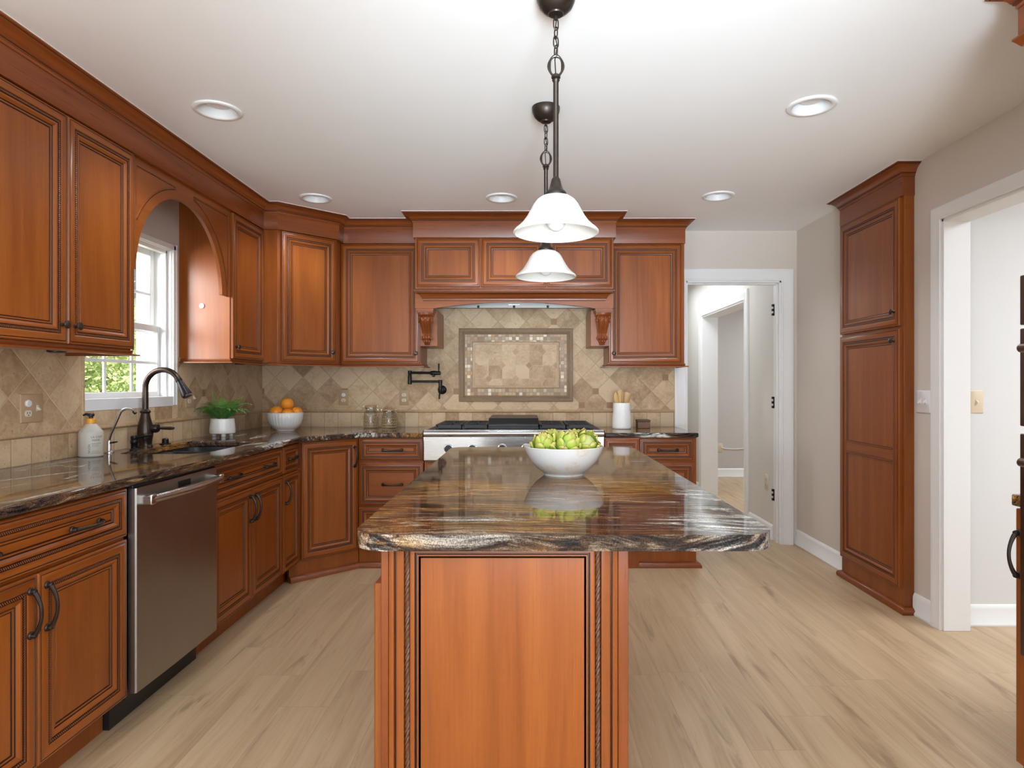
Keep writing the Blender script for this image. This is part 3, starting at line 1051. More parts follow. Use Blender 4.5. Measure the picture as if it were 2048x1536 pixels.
YU = YB - UPD + .0                                # carcass face of the back run
upper('upper_cabinet', 'cherry single door wall cabinet between the corner cabinet and the range hood', (-1.357, YU, 0), 0, .592,
      [(.016, .586)], [.560], rail='right')
rt = upper('upper_cabinet', 'cherry single door wall cabinet right of the hood, above the utensil crock', (.600, YU, 0), 0, .552,
           [(.002, .530)], [.036], rail='both')
crown(rt, [(.02, -.020), (.5545, -.020), (.5545, UPD)])

# one continuous frieze and crown along the left run, round the corner, to the hood
t = thing('crown_molding', 'cherry frieze and crown moulding running above the left wall cabinets to the hood', 'molding')
XF = XU + .025
crown(t, [(XF, 1.90), (XF, CYA - .025), (CXA + .012, CYA - .025), (CXB + .025, CYB - .020), (CXB + .025, YU - .022), (-.795, YU - .022)])

# arched valance over the window
t = thing('arched_valance', 'cherry arched valance spanning the sink window between two wall cabinets', 'valance', (XU, 2.792, 0), PI / 2)
W_ = .928
c0, R_ = .430, .400
arc = []
for i in range(41):
    a = PI * i / 40
    arc.append((c0 + R_ * math.cos(a), 1.757 + (.415) * math.sin(a)))
poly = [(0, 2.335), (0, 1.757)] + arc[::-1] + [(W_, 1.757), (W_, 2.335)]
mb = MB()
mb.prism(poly, -.004, .016, plane='xz', g=(1, 0, 0))
mb.build('arch_board', [WOOD], t, bevel=.001)
sp = MB()
def vline(pts, r=.0042, m=0):
    sp.tube([(x, -.004 + .001, z) for x, z in pts], r, 6, m)
ra, rb = R_ + .058, .415 + .050
for sgn in (-1, 1):
    top = 2.225
    xs = .030 if sgn < 0 else W_ - .030
    a0 = math.acos(max(-1, min(1, (abs(xs - c0)) / ra))) if abs(xs - c0) < ra else 0
    at = math.asin(min(1, (top - .012 - 1.757) / rb)) if (top - .012 - 1.757) < rb else PI / 2
    ar = []
    for i in range(15):
        a = a0 + (min(at, 1.42) - a0) * i / 14
        ar.append((c0 + sgn * ra * math.cos(a), 1.757 + rb * math.sin(a)))
    loop = [(xs, max(1.85, ar[0][1]))] + ar + [(ar[-1][0], top), (xs, top)]
    loop.append(loop[0])
    vline(loop, .0046)
    inner = [(x + (.004 if x < c0 else -.004), z - .004) for x, z in loop]
    vline(inner, .0026, 1)
sp.build('spandrel_bead', [WOODT, GLAZE], t)
# white stick-on dot on the cabinet side by the window
d = MB()
d.lathe([(.0155, 0), (.0155, .004), (.013, .0065), (.001, .007)], (0, 0, 0), 24, axis='y')
tag(d.build('wall_hook', WHITEP), 'small round white stick-on dot on the sunlit cabinet side by the window', 'hook').location = (-1.914, 3.7215, 1.704)

# ------------------------------------------------------------------ mantel hood
HY = 4.405
HX0, HX1 = -.775, .612
t = thing('hood_cabinet', 'cherry mantel hood cabinet with three small doors, corbels and arched apron over the range', 'range hood', (0, HY, 0))
mb = MB()
mb.box(HX0, HX1, 0, .155, 1.86, 2.34)
mb.box(HX0 + .012, HX1 - .014, .155, YB - HY, 1.86, 2.34)
mb.box(HX0, HX0 + .012, 0, .155, 1.77, 1.86)
mb.box(HX1 - .014, HX1, 0, .155, 1.77, 1.86)
mb.build('carcass', [WOOD], t, bevel=.0015)
for a, b_ in ((-.763, -.324), (-.309, .136), (.150, .600)):
    door(t, a, b_, 1.922, 2.258)
crown(t, [(HX0 - .012, .11), (HX0 - .012, -.022), (HX1 + .014, -.022), (HX1 + .014, .11)], k=1.15)
mb = MB()                                         # mantel moulding with mitred ends
MP = [(0, 1.822), (.010, 1.822), (.014, 1.832), (.014, 1.838), (.018, 1.840), (.026, 1.856), (.044, 1.872), (.056, 1.876), (.056, 1.882), (.062, 1.884), (.062, 1.893),
      (.030, 1.896), (.026, 1.902), (.010, 1.906), (0, 1.906)]
rings = []
for o_, z in MP:
    inset = .058 * (1 - min(1, max(0, (o_ - .010)) / .052)) if z < 1.893 else 0
    rings.append([(HX0 + inset, 0, z), (HX0 + inset, -o_ - .0005, z), (HX1 - inset, -o_ - .0005, z), (HX1 - inset, 0, z)])
mm = [0] * (len(MP) - 1)
mm[3] = 1
mm[8] = 1
mm[11] = 1
mb.loft(rings, mm, False, g=(1, 0, 0))
mb.build('mantel_molding', [WOODT, GLAZE], t, angle=30)
n_ = 24
arc = [(HX0 + .13 + (HX1 - HX0 - .26) * i / n_, 1.770 + .046 * math.sin(PI * i / n_) ** .9) for i in range(n_ + 1)]
mb = MB()
mb.prism([(HX0, 1.87), (HX0, 1.770)] + arc + [(HX1, 1.770), (HX1, 1.87)], -.006, .012, plane='xz', g=(1, 0, 0))
mb.build('arched_apron', [WOOD], t, bevel=.001)
mb = MB()
mb.box(HX0 + .02, HX1 - .02, .085, .105, 1.783, 1.85)
mb.box(HX0 + .02, HX1 - .02, .105, YB - HY - .012, 1.838, 1.858)
hl = mb.build('hood_liner', [STEELH], t, bevel=.003)
mb = MB()
mb.box(-.125, -.045, .0835, .086, 1.806, 1.8105)
mb.build('badge', [CHROME], hl)
for xx in (-.34, -.085, .155):
    mb = MB()
    mb.lathe([(.009, 0), (.009, .006), (.006, .008), (.001, .008)], (xx, .085, 1.794), 14, axis='y')
    mb.build('hood_knob', [IRONB], hl)
def corbel(cx):
    """scrolled acanthus corbel: a side profile lofted across the width with carved flutes"""
    mb = MB()
    y0 = .115                                      # back (block face)
    # block panel behind it
    prof = [(-.122, 1.742), (-.122, 1.730), (-.112, 1.722), (-.104, 1.716), (-.108, 1.704), (-.110, 1.690), (-.100, 1.670), (-.082, 1.650), (-.062, 1.628),
            (-.048, 1.604), (-.044, 1.590), (-.052, 1.578), (-.054, 1.566), (-.046, 1.556), (-.036, 1.548), (-.026, 1.536), (-.020, 1.524), (-.014, 1.522)]
    hw = [.052, .052, .048, .044, .043, .043, .041, .038, .035, .032, .031, .034, .034, .031, .027, .021, .019, .018]
    rings = []
    K = 28
    for (d, z), h in zip(prof, hw):
        ring = []
        for i in range(K + 1):
            u = i / K * 2 - 1
            carve = 0
            if 1.555 < z < 1.712:
                carve = .0045 * math.cos(u * 3.5 * PI) * (1 - .5 * abs(u))
            ring.append((cx + u * h, y0 + d * (1 - .16 * u * u) - carve, z))
        ring = [(cx - h, y0 + .002, z)] + ring + [(cx + h, y0 + .002, z)]
        rings.append(ring)
    mb.loft(rings, 0, False, g=(0, 0, 1))
    mb.box(cx - .056, cx + .056, y0 - .126, y0 + .002, 1.742, 1.752)
    mb.box(cx - .060, cx + .060, y0 - .132, y0 + .002, 1.752, 1.768)
    for zc, r, hh, yy in ((1.690, .018, .046, y0 - .092), (1.568, .012, .036, y0 - .046)):
        for e in (-1, 1):
            s0 = len(mb.v)
            mb.lathe([(r, 0), (r, .004), (r * .6, .007), (r * .45, .004), (.001, .006)], (0, 0, 0), 16, axis='x')
            mb.xf(Matrix.Translation((cx + e * (hh - .003), yy, zc)) @ Matrix.Diagonal((e, 1, 1, 1)), s0)
    for zc, hh, yy in ((1.700, .040, -.110), (1.572, .030, -.054), (1.548, .026, -.040)):
        for i in range(3):
            u = (i - 1) * .62
            s0 = len(mb.v)
            mb.lathe([(.001, -.012), (.007, -.008), (.009, 0), (.007, .008), (.001, .012)], (0, 0, 0), 12)
            mb.xf(Matrix.Translation((cx + u * hh, y0 + yy * (1 - .16 * u * u) + .001, zc)), s0)
    return mb.build('corbel', [WOODT], t, angle=45)
for cx, bx0, bx1 in ((-.706, HX0 + .012, -.636), (.543, .464, HX1 - .014)):
    mb = MB()
    mb.box(bx0, bx1, .115, YB - HY - .012, 1.515, 1.772)
    mb.build('corbel_block', [WOOD], t, bevel=.0015)
    corbel(cx)

# ------------------------------------------------------------------ base cabinets
BD = .61
XB = XL + BD                                      # carcass face of the left run
YBF = YB - BD                                     # carcass face of the back run
KT = .105                                         # toe kick height
def base(name, label, loc, rot, w, toe='recess', toe_mat=None, d=BD, kick=.075):
    t = thing(name, label, CAT, loc, rot)
    carcass(t, 0, w, d - .002, KT + .012, ZT - .032)
    mb = MB()
    if toe == 'recess':
        mb.box(.0, w, kick, kick + .018, 0, KT + .012)
        mb.build('toe_kick', [WOOD], t)
    else:
        mb.box(0, w, .004, .03, .0, KT + .012)
        mb.build('plinth', [WOOD], t, bevel=.001)
        mb = MB()
        mb.sweep(toe, [(0, 0), (.030, 0), (.030, .012), (.027, .022), (.020, .031), (.010, .036), (0, .037)])
        mb.build('shoe_molding', [WOODT], t)
    return t

LS = dict(rot=PI / 2)
t = base('base_cabinet', 'cherry base cabinet with one wide drawer over two doors, left of the dishwasher', (XB, 1.42, 0), PI / 2, .834)
drawer(t, .003, .826, .702, .872, [(.20, .787), (.612, .787)], .030)
door(t, .003, .4135, .128, .690, .040, None, [(.384, .585)])
door(t, .4165, .826, .128, .690, .040, None, [(.446, .585)])
t = base('sink_base_cabinet', 'cherry sink base cabinet with a two-handled false drawer over two doors', (XB, 2.862, 0), PI / 2, .822)
for c in kids(t):
    if c.name.startswith('carcass'):
        for v in c.data.vertices:
            v.co.z = min(v.co.z, .640)
mb = MB()
mb.box(0, .822, 0, .018, .640, ZT - .033)
mb.box(0, .016, .018, .05, .640, ZT - .033)
mb.box(.806, .822, .018, .05, .640, ZT - .033)
mb.build('face_frame', [WOOD], t)
drawer(t, .004, .818, .716, .872, [(.20, .794), (.622, .794)], .026)
door(t, .004, .4095, .128, .704, .036, None, [(.382, .600)])
door(t, .4125, .818, .128, .704, .036, None, [(.440, .600)])
t = base('base_cabinet', 'narrow cherry base cabinet with a small drawer, between sink base and corner cabinet', (XB, 3.686, 0), PI / 2, .284)
drawer(t, .004, .278, .716, .872, [(.141, .794)])
door(t, .004, .278, .128, .704, .030, None, [(.036, .600)])
# diagonal base
t = thing('corner_base_cabinet', 'diagonal cherry corner base cabinet with one tall door', CAT)
mb = MB()
P0, P1 = (XB, 3.972), (XL + .914, YBF)
mb.prism([(XL + .002, YB - .002), (XL + .002, 3.972), P0, P1, (XL + .914, YB - .002)], KT + .012, ZT - .032)
mb.build('carcass', [WOOD], t, bevel=.0015)
wd = math.hypot(P1[0] - P0[0], P1[1] - P0[1])
M45 = Matrix.Translation((P0[0], P0[1], 0)) @ Matrix.Rotation(math.atan2(P1[1] - P0[1], P1[0] - P0[0]), 4, 'Z')
dt = MB()
ring_panel(dt, .020, wd - .016, .130, .872, dprof(.040))
dt.xf(M45)
o = dt.build('door', CAB, t, angle=25)
k = pull(o, wd - .042, .755, True)
k.data.transform(M45)
mb = MB()
mb.box(-.055, wd, .004, .03, 0, KT + .012)
mb.xf(M45)
mb.build('plinth', [WOOD], t)
mb = MB()
mb.sweep([(-.055, 0.004), (wd + .006, 0.004)], [(0, 0), (.030, 0), (.030, .012), (.027, .022), (.020, .031), (.010, .036), (0, .037)])
mb.xf(M45)
mb.build('shoe_molding', [WOODT], t)
X0 = XL + .914
t = base('drawer_base_cabinet', 'cherry three drawer base cabinet between the corner cabinet and the range top', (X0 + .001, YBF, 0), 0, -.692 - X0 - .002,
         toe=[(0, .004), (-.692 - X0, .004)])
wd = -.692 - X0
for z0, z1, hz in ((.722, .872, .797), (.420, .706, .563), (.128, .408, .268)):
    drawer(t, .006, wd - .006, z0, z1, [(wd / 2 + .010, hz)], .020)
# under the range top
RX0, RX1 = -.690, .527
t = base('base_cabinet', 'cherry base cabinet with two wide doors under the stainless range top', (RX0 + .001, YBF, 0), 0, RX1 - RX0 - .002,
         toe=[(0, .004), (RX1 - RX0, .004)])
for c in kids(t):
    if c.name.startswith('carcass'):
        for v in c.data.vertices:
            v.co.z = min(v.co.z, .724)
door(t, .010, .605, .128, .712, .036, None, [(.57, .62)])
door(t, .612, 1.207, .128, .712, .036, None, [(.65, .62)])
t = base('pullout_base_cabinet', 'very narrow cherry pull-out base cabinet just right of the range top', (RX1 + .001, YBF - .03, 0), 0, .234, d=BD + .03, kick=.004)
door(t, .004, .230, .128, .872, .030)
t = base('drawer_base_cabinet', 'cherry drawer base cabinet at the right end below the crock, beside the doorway', (.764, YBF, 0), 0, .392,
         toe=[(0, .004), (.394, .004), (.394, .60)])
for z0, z1, hz in ((.722, .872, .797), (.420, .706, .563), (.128, .408, .268)):
    drawer(t, .006, .372, z0, z1, [(.196, hz)], .020)

# ------------------------------------------------------------------ worktops
def slab(name, poly, mat, holes=(), th=.032, bev=.009):
    mb = MB()
    mb.prism(poly, ZT - th, ZT, holes)
    return mb.build(name, mat, bevel=bev, bseg=3)
XE, YE = -1.395, 4.235
edge = []
for i in range(40):
    y = 1.42 + (3.90 - 1.42) * i / 39
    edge.append((XE + .026 * math.exp(-((y - 2.86) / .36) ** 2), y))
SX0, SX1, SY0, SY1 = -1.925, -1.535, 2.965, 3.625
hole = []
for cx, cy, a0 in ((SX1 - .10, SY1 - .10, 0), (SX0 + .05, SY1 - .05, PI / 2), (SX0 + .05, SY0 + .05, PI), (SX1 - .10, SY0 + .10, 1.5 * PI)):
    r = .10 if cx > -1.7 else .05
    for i in range(7):
        a = a0 + PI / 2 * i / 6
        hole.append((cx + r * math.cos(a), cy + r * math.sin(a)))
top = slab('countertop', [(XL + .011, 1.42)] + edge + [(XE + .01, 3.930), (-1.130, YE - .005), (-1.11, YE), (RX0 - .002, YE), (RX0 - .002, YB - .011), (XL + .011, YB - .011)],
           GRAN_L, [hole])
tag(top, 'polished brown granite countertop of the left run, with the sink cutout', 'countertop')
top = slab('countertop', [(RX1 + .002, YE), (1.150, YE), (1.166, YE + .016), (1.166, YB - .011), (RX1 + .002, YB - .011)], GRAN_R)
tag(top, 'short dark granite countertop under the utensil crock, right of the range top', 'countertop')

# undermount sink
t = MB()
def bowl(x0, x1, y0, y1, z0, z1):
    def rr(dx, z, r):
        pts = []
        for cx, cy, a0 in ((x1 - dx - r, y1 - dx - r, 0), (x0 + dx + r, y1 - dx - r, PI / 2), (x0 + dx + r, y0 + dx + r, PI), (x1 - dx - r, y0 + dx + r, 1.5 * PI)):
            for i in range(6):
                a = a0 + PI / 2 * i / 5
                pts.append((cx + r * math.cos(a), cy + r * math.sin(a), z))
        return pts
    t.loft([rr(-.02, z1, .06), rr(0, z1, .06), rr(.006, z1 - .02, .06), rr(.02, z0 + .03, .06), rr(.05, z0, .05), rr(.15, z0 - .004, .02)], 0, True, False, True)
bowl(SX0 - .004, SX1 + .004, SY0 - .004, SY0 + .40, ZT - .235, ZT - .0335)
bowl(SX0 - .004, SX1 + .004, SY0 + .435, SY1 + .004, ZT - .20, ZT - .0335)
t.box(SX0 - .02, SX1 + .02, SY0 + .382, SY0 + .455, ZT - .075, ZT - .050)
t.lathe([(.045, 0), (.045, .004), (.03, .003), (.001, .001)], ((SX0 + SX1) / 2, SY0 + .2, ZT - .237), 24)
tag(t.build('sink', ENAM), 'black undermount double sink set in the granite below the window', 'sink')

# ------------------------------------------------------------------ dishwasher
t = thing('dishwasher', 'stainless dishwasher with a bowed bar handle between the left base cabinets', 'dishwasher', (XB, 2.256, 0), PI / 2)
mb = MB()
mb.box(.004, .598, .0, .56, .11, .878)
mb.build('tub', [BLACK], t)
mb = MB()
n_ = 10
prof = [(.0, -.012), (.001, -.036), (.005, -.041)] + [(.005 + .584 * i / n_, -.041 - .004 * math.sin(PI * i / n_)) for i in range(1, n_)] + [(.589, -.041), (.593, -.036), (.594, -.012)]
mb.prism([(x + .004, y) for x, y in prof], .132, .868, m=0)
dd = mb.build('door', [STEELD], t, bevel=.002, angle=30)
mb = MB()
pts = []
for i in range(19):
    u = i / 18
    pts.append((.045 + .515 * u, -.072 - .022 * math.sin(PI * u), .822))
mb.tube(pts, .0145, 14, flat=1.1)
for x in (.045, .560):
    mb.box(x - .018, x + .018, -.085, -.036, .803, .841)
mb.build('handle', [STEEL], dd, bevel=.006, bseg=3)
mb = MB()
mb.box(.27, .36, -.0475, -.044, .828, .852)
mb.build('badge', [IRONB], dd)
mb = MB()
mb.box(.004, .598, -.030, .0, .868, .880)
mb.build('control_strip', [BLACK], t, bevel=.003)
mb = MB()
mb.box(.004, .598, .055, .08, .0, .125)
mb.build('kick_plate', [BLACK], t)

# ------------------------------------------------------------------ range top
t = thing('range_top', 'stainless six burner range top with black grates and a covered griddle', 'range top', ((RX0 + RX1) / 2, YBF, 0))
RW = (RX1 - RX0) / 2 - .003
mb = MB()
mb.box(-RW, RW, -.030, BD - .014, .726, .905)
mb.build('body', [STEEL], t, bevel=.003)
mb = MB()
mb.box(-RW, RW, -.050, -.028, .730, .890)
fp = mb.build('control_panel', [STEEL], t, bevel=.003)
mb = MB()
mb.tube([(-RW, -.045, .910), (RW, -.045, .910)], .0205, 20)
mb.box(-RW, RW, -.045, .05, .905, .9305)
mb.build('bullnose', [STEEL], t, angle=50)
for e in (-1, 1):
    mb = MB()
    mb.lathe([(.0215, 0), (.0215, .006), (.015, .009), (.001, .009)], (0, 0, 0), 20, axis='x')
    mb.xf(Matrix.Translation((e * (RW - .003), -.045, .910)) @ Matrix.Diagonal((e, 1, 1, 1)))
    mb.build('bullnose_cap', [PEWTER], t)
mb = MB()
mb.box(-RW + .01, RW - .01, .05, BD - .03, .905, .931)
mb.build('burner_deck', [IRON], t, bevel=.003)
for kx in (-.438, -.279, -.077, .082, .277, .436):
    mb = MB()
    mb.lathe([(.031, 0), (.031, .006), (.027, .009), (.001, .009)], (kx, -.050, .812), 28, axis='y')
    kn_ = mb.build('knob_ring', [CHROME], fp)
    mb = MB()
    mb.lathe([(.024, .008), (.0235, .030), (.021, .036), (.001, .037)], (kx, -.050, .812), 28, axis='y')
    mb.box(kx - .004, kx + .004, -.091, -.085, .792, .832)
    mb.build('knob', [BLACK], kn_)
    mb = MB()
    mb.lathe([(.004, 0), (.004, .002), (.001, .003)], (kx - .008, -.050, .884), 10, axis='y')
    mb.build('indicator', [WHITEP], fp)
def grate(x0, x1):
    mb = MB()
    y0, y1, z0, z1 = .06, BD - .05, .931, .962
    for a, b_, c, d in ((x0, x1, y0, y0 + .018), (x0, x1, y1 - .018, y1), (x0, x0 + .018, y0, y1), (x1 - .018, x1, y0, y1), (x0, x1, (y0 + y1) / 2 - .009, (y0 + y1) / 2 + .009)):
        mb.box(a, b_, c, d, z0 + .006, z1)
    cx = (x0 + x1) / 2
    for cy in ((y0 * 3 + y1) / 4, (y0 + y1 * 3) / 4):
        for k in range(8):
            a = k * PI / 4
            p0 = (cx + .032 * math.cos(a), cy + .032 * math.sin(a), z1 - .005)
            L = min((x1 - x0) / 2 / max(.01, abs(math.cos(a))), (y1 - y0) / 4 / max(.01, abs(math.sin(a))))
            mb.tube([p0, (cx + L * math.cos(a), cy + L * math.sin(a), z1 - .005)], .0055, 6)
        mb.lathe([(.045, z0 + .002), (.045, z0 + .010), (.028, z0 + .014), (.028, z0 + .020), (.001, z0 + .021)], (cx, cy, 0), 20)
    for px in (x0 + .01, x1 - .01):
        for py in (y0 + .01, y1 - .01):
            mb.box(px - .01, px + .01, py - .01, py + .01, z0, z0 + .01)
    return mb.build('grate', [IRON], t, bevel=.003)
grate(-.540, -.365)
grate(-.358, -.186)
grate(.175, .353)
grate(.360, .540)
mb = MB()
mb.box(-.180, .170, .058, BD - .05, .931, .950)
mb.prism([(.060, .950), (.060, .965), (.115, 1.005), (BD - .09, 1.008), (BD - .06, .990), (BD - .06, .950)], -.178, .168, plane='yz')
gc = mb.build('griddle_cover', [BLACK], t, bevel=.004)
mb = MB()
mb.box(-.175, .165, .050, .062, .940, .952)
mb.build('griddle_front', [IRON], t, bevel=.003)

# ------------------------------------------------------------------ pantry cabinet and right foreground cabinets
PY1, PXF, PW = 4.078, 2.045, .672
t = thing('pantry_cabinet', 'tall shallow cherry pantry cabinet with two doors, set against the right wall', CAT, (PXF, PY1, 0), -PI / 2)
carcass(t, 0, PW, XR - PXF - .001, .0, 2.34)
door(t, .010, PW - .018, 1.560, 2.258, .040, kn=(PW - .060, 1.640))
door(t, .010, PW - .018, .135, 1.545, .040, kn=(PW - .060, 1.480), rail=(.816, .883))
mb = MB()
mb.sweep([(-.004, .05), (-.004, -.001), (PW + .004, -.001), (PW + .004, .05)], [(0, 0), (.022, 0), (.024, .012), (.022, .024), (.014, .034), (.004, .038), (0, .038)])
mb.build('shoe_molding', [WOODT], t)
crown(t, [(-.004, XR - PXF), (-.004, -.012), (PW + .004, -.012), (PW + .004, XR - PXF)])

OX, OY = 1.488, 1.845
t = thing('oven_cabinet', 'tall cherry oven cabinet at the right edge of the photo', CAT, (OX, OY, 0), -PI / 2)
OD = XR - OX - .002
mb = MB()
mb.box(0, .03, 0, OD, 0, 2.34)
mb.box(.75, .78, 0, OD, 0, 2.34)
mb.box(.03, .75, OD - .02, OD, 0, 2.34)
mb.box(.03, .75, 0, OD - .02, 1.80, 2.34)
mb.box(.03, .75, 0, OD - .02, .08, .42)
mb.build('carcass', [WOOD], t, bevel=.0015)
mb = MB()
mb.sweep([(-.004, .3), (-.004, -.001), (.784, -.001)], [(0, 0), (.014, 0), (.016, .03), (.010, .08), (0, .085)])
mb.build('plinth', [WOODT], t)
door(t, .008, .386, 1.865, 2.258)
door(t, .394, .772, 1.865, 2.258)
drawer(t, .008, .772, .10, .400, [(.39, .25)])
crown(t, [(-.041, OD), (-.041, -.015), (.786, -.015)])
mb = MB()
mb.sweep([(-.006, OD), (-.006, -.015), (.786, -.015)], [(0, 2.240), (.010, 2.240), (.014, 2.246), (.022, 2.258), (.026, 2.262), (.026, 2.268), (0, 2.268)])
mb.build('frieze_molding', [WOODT], t)
t = thing('wall_oven', 'bronze stainless double wall oven built into the tall cabinet at the right edge', 'oven', (OX, OY, 0), -PI / 2)
mb = MB()
mb.box(.034, .746, .002, OD - .03, .43, 1.79)
mb.build('body', [STEELO], t)
for z0, z1, hz in ((1.415, 1.560, None), (1.120, 1.405, 1.345), (.45, 1.098, 1.020)):
    mb = MB()
    mb.box(.002, .768, -.044, .001, z0, z1)
    o = mb.build('oven_door' if hz else 'control_panel', [STEELO], t, bevel=.003)
    if hz:
        mb = MB()
        mb.tube([(.05, -.078, hz), (.73, -.078, hz)], .0125, 14)
        for x in (.08, .70):
            mb.tube([(x, -.078, hz), (x, -.034, hz)], .008, 10)
        mb.build('handle', [STEELO], o)
    mb = MB()
    if hz:
        mb.box(.14, .64, -.0448, -.043, z0 + .06, z1 - .09)
        mb.build('oven_window', [BLACK], o)
    else:
        mb.box(.25, .53, -.0448, -.043, z0 + .03, z1 - .03)
        mb.build('display', [BLACK], o)
t = thing('pullout_base_cabinet', 'sliver of a cherry pull-out cabinet with a bronze handle, below the small granite corner', CAT, (OX, 1.886, 0), -PI / 2)
carcass(t, 0, .039, XR - OX - .002, .08, ZT - .036)
mb = MB()
mb.box(.0, .039, -.022, .001, .115, .872)
o = mb.build('door', [WOOD], t, bevel=.003)
pull(o, .016, .738, True, .15, -.022)
mb = MB()
mb.prism([(1.450, 1.8465), (2.095, 1.8465), (2.095, 1.890), (1.458, 1.890), (1.450, 1.882)], ZT - .034, ZT)
tag(mb.build('countertop', GRAN_R, bevel=.007, bseg=3), 'small granite countertop corner at the right edge beside the ovens', 'countertop')

# ------------------------------------------------------------------ island
IX0, IX1, IY0, IY1 = -.386, .556, 1.374, 3.292
def rounded(x0, x1, y0, y1, r, n=8):
    pts = []
    for cx, cy, a0 in ((x1 - r, y1 - r, 0), (x0 + r, y1 - r, PI / 2), (x0 + r, y0 + r, PI), (x1 - r, y0 + r, 1.5 * PI)):
        for i in range(n + 1):
            a = a0 + PI / 2 * i / n
            pts.append((cx + r * math.cos(a), cy + r * math.sin(a)))
    return pts
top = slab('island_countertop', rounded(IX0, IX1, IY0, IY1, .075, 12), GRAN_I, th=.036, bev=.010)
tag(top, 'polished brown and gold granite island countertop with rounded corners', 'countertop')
BX0, BX1, BY0 = -.327, .231, 1.420
t = thing('island_cabinet', 'cherry kitchen island base with a roped end panel under the granite top', 'kitchen island', (0, BY0, 0))
ID = 3.22 - BY0
mb = MB()
mb.box(BX0, BX1, .030, ID, KT, ZT - .0375)
mb.box(BX0 + .06, BX1, .030, ID - .02, 0, KT)
mb.build('carcass', [WOOD], t, bevel=.0015)
for xa, xb in ((BX0, -.310), (BX1 - .0235, BX1)):
    mb = MB()
    mb.box(xa, xb, .000, .030, 0, ZT - .0375)
    mb.build('corner_post', [WOODT], t, bevel=.002)
def stile(x0, x1):
    mb = MB()
    g_ = [(x0, 0), (x0 + .002, -.004), (x0 + .007, -.006), (x0 + .012, -.004), (x0 + .0135, .004), (x0 + .0165, .004), (x0 + .018, -.004), (x0 + .022, -.006), (x1, -.006), (x1 + .001, .008)]
    if x0 > 0:
        g_ = [(x0 + x1 - x, y) for x, y in g_][::-1]
    rings = [[(x, y, z) for x, y in g_] for z in (0, ZT - .0375)]
    m_ = MB()
    for i in range(len(g_) - 1):
        a, b_ = g_[i], g_[i + 1]
        dark = abs(a[1] - .004) < 1e-6 and abs(b_[1] - .004) < 1e-6
        m_.add([(a[0], a[1], 0), (b_[0], b_[1], 0), (b_[0], b_[1], ZT - .0375), (a[0], a[1], ZT - .0375)], [(0, 1, 2, 3)], 1 if dark else 0)
    xa, xb = min(p[0] for p in g_), max(p[0] for p in g_)
    m_.add([(xa, .030, 0), (xb, .030, 0), (xb, .030, ZT - .0375), (xa, .030, ZT - .0375)], [(0, 1, 2, 3)])
    return m_.build('stile', [WOOD, GLAZE], t, angle=40)
stile(-.3095, -.2745)
stile(.1695, .2070)
def twist(cx):
    mb = MB()
    zt = ZT - .038
    for ph in (0, 1, 2):
        pts = []
        for i in range(int(zt / .0022)):
            z = i * .0022
            a = 2 * PI * z / .042 + ph * 2 * PI / 3
            pts.append((cx + .0030 * math.cos(a), .0035 + .0030 * math.sin(a), z))
        mb.tube(pts, .0036, 6)
    return mb.build('rope_molding', [CORD], t)
twist(-.2680)
twist(.1620)
mb = MB()
mb.box(-.275, .170, .012, .030, 0, ZT - .0375, 1)
mb.build('rope_channel', [WOOD, GLAZE], t)
mb = MB()
ring_panel(mb, -.2610, .1550, -.02, ZT - .0385,
           [(0, -.012, 0), (0, .004, 0), (.003, .0065, 0), (.011, .0065, 0), (.0125, .001, 1), (.0155, .001, 1), (.0165, .005, 0), (.0195, .005, 0), (.0205, .000, 1), (.0235, .000, 1), (.0245, .003, 0)], 0)
for i in range(len(mb.v)):
    if mb.v[i][2] < .12 and mb.v[i][2] < 0:
        mb.v[i] = (mb.v[i][0], mb.v[i][1], 0)
mb.build('end_panel', CAB, t, angle=25)
# doors on the left side of the island (seen edge-on) with drawers above
def side_front(y0, y1, z0, z1, nm, out=.020):
    mb = MB()
    s0 = 0
    ring_panel(mb, 0, y1 - y0, z0, z1, dprof(.036), 0)
    mb.xf(Matrix.Translation((BX0, y1, 0)) @ Matrix.Rotation(-PI / 2, 4, 'Z'), s0)
    return mb.build(nm, CAB, t, angle=25)
for k in range(3):
    ya, yb = .012 + k * .585, .012 + k * .585 + .575
    side_front(ya, yb, .120, .790, 'door')
for yy in (.45, 1.35):
    mb = MB()
    mb.prism([(BX1, ZT - .0375), (BX1, .63), (BX1 + .03, .635), (BX1 + .045, .66), (BX1 + .055, .72), (BX1 + .09, .79), (BX1 + .20, .83), (BX1 + .235, .85), (BX1 + .235, ZT - .0375)],
             yy, yy + .05, plane='xz')
    mb.build('bracket', [WOOD], t, bevel=.003)

# ------------------------------------------------------------------ lamps
def chain_link(mb, c, L, wd_, r, turn):
    pts = []
    for i in range(20):
        a = 2 * PI * i / 20
        u, v = wd_ / 2 * math.cos(a), L / 2 * math.sin(a)
        v += math.copysign(.25 * L * abs(math.cos(a)) ** 3, v) * .35 if abs(v) > 1e-6 else 0
        pts.append((c[0] + u * math.cos(turn), c[1] + u * math.sin(turn), c[2] + v))
    mb.tube(pts, r, 6, closed=True)

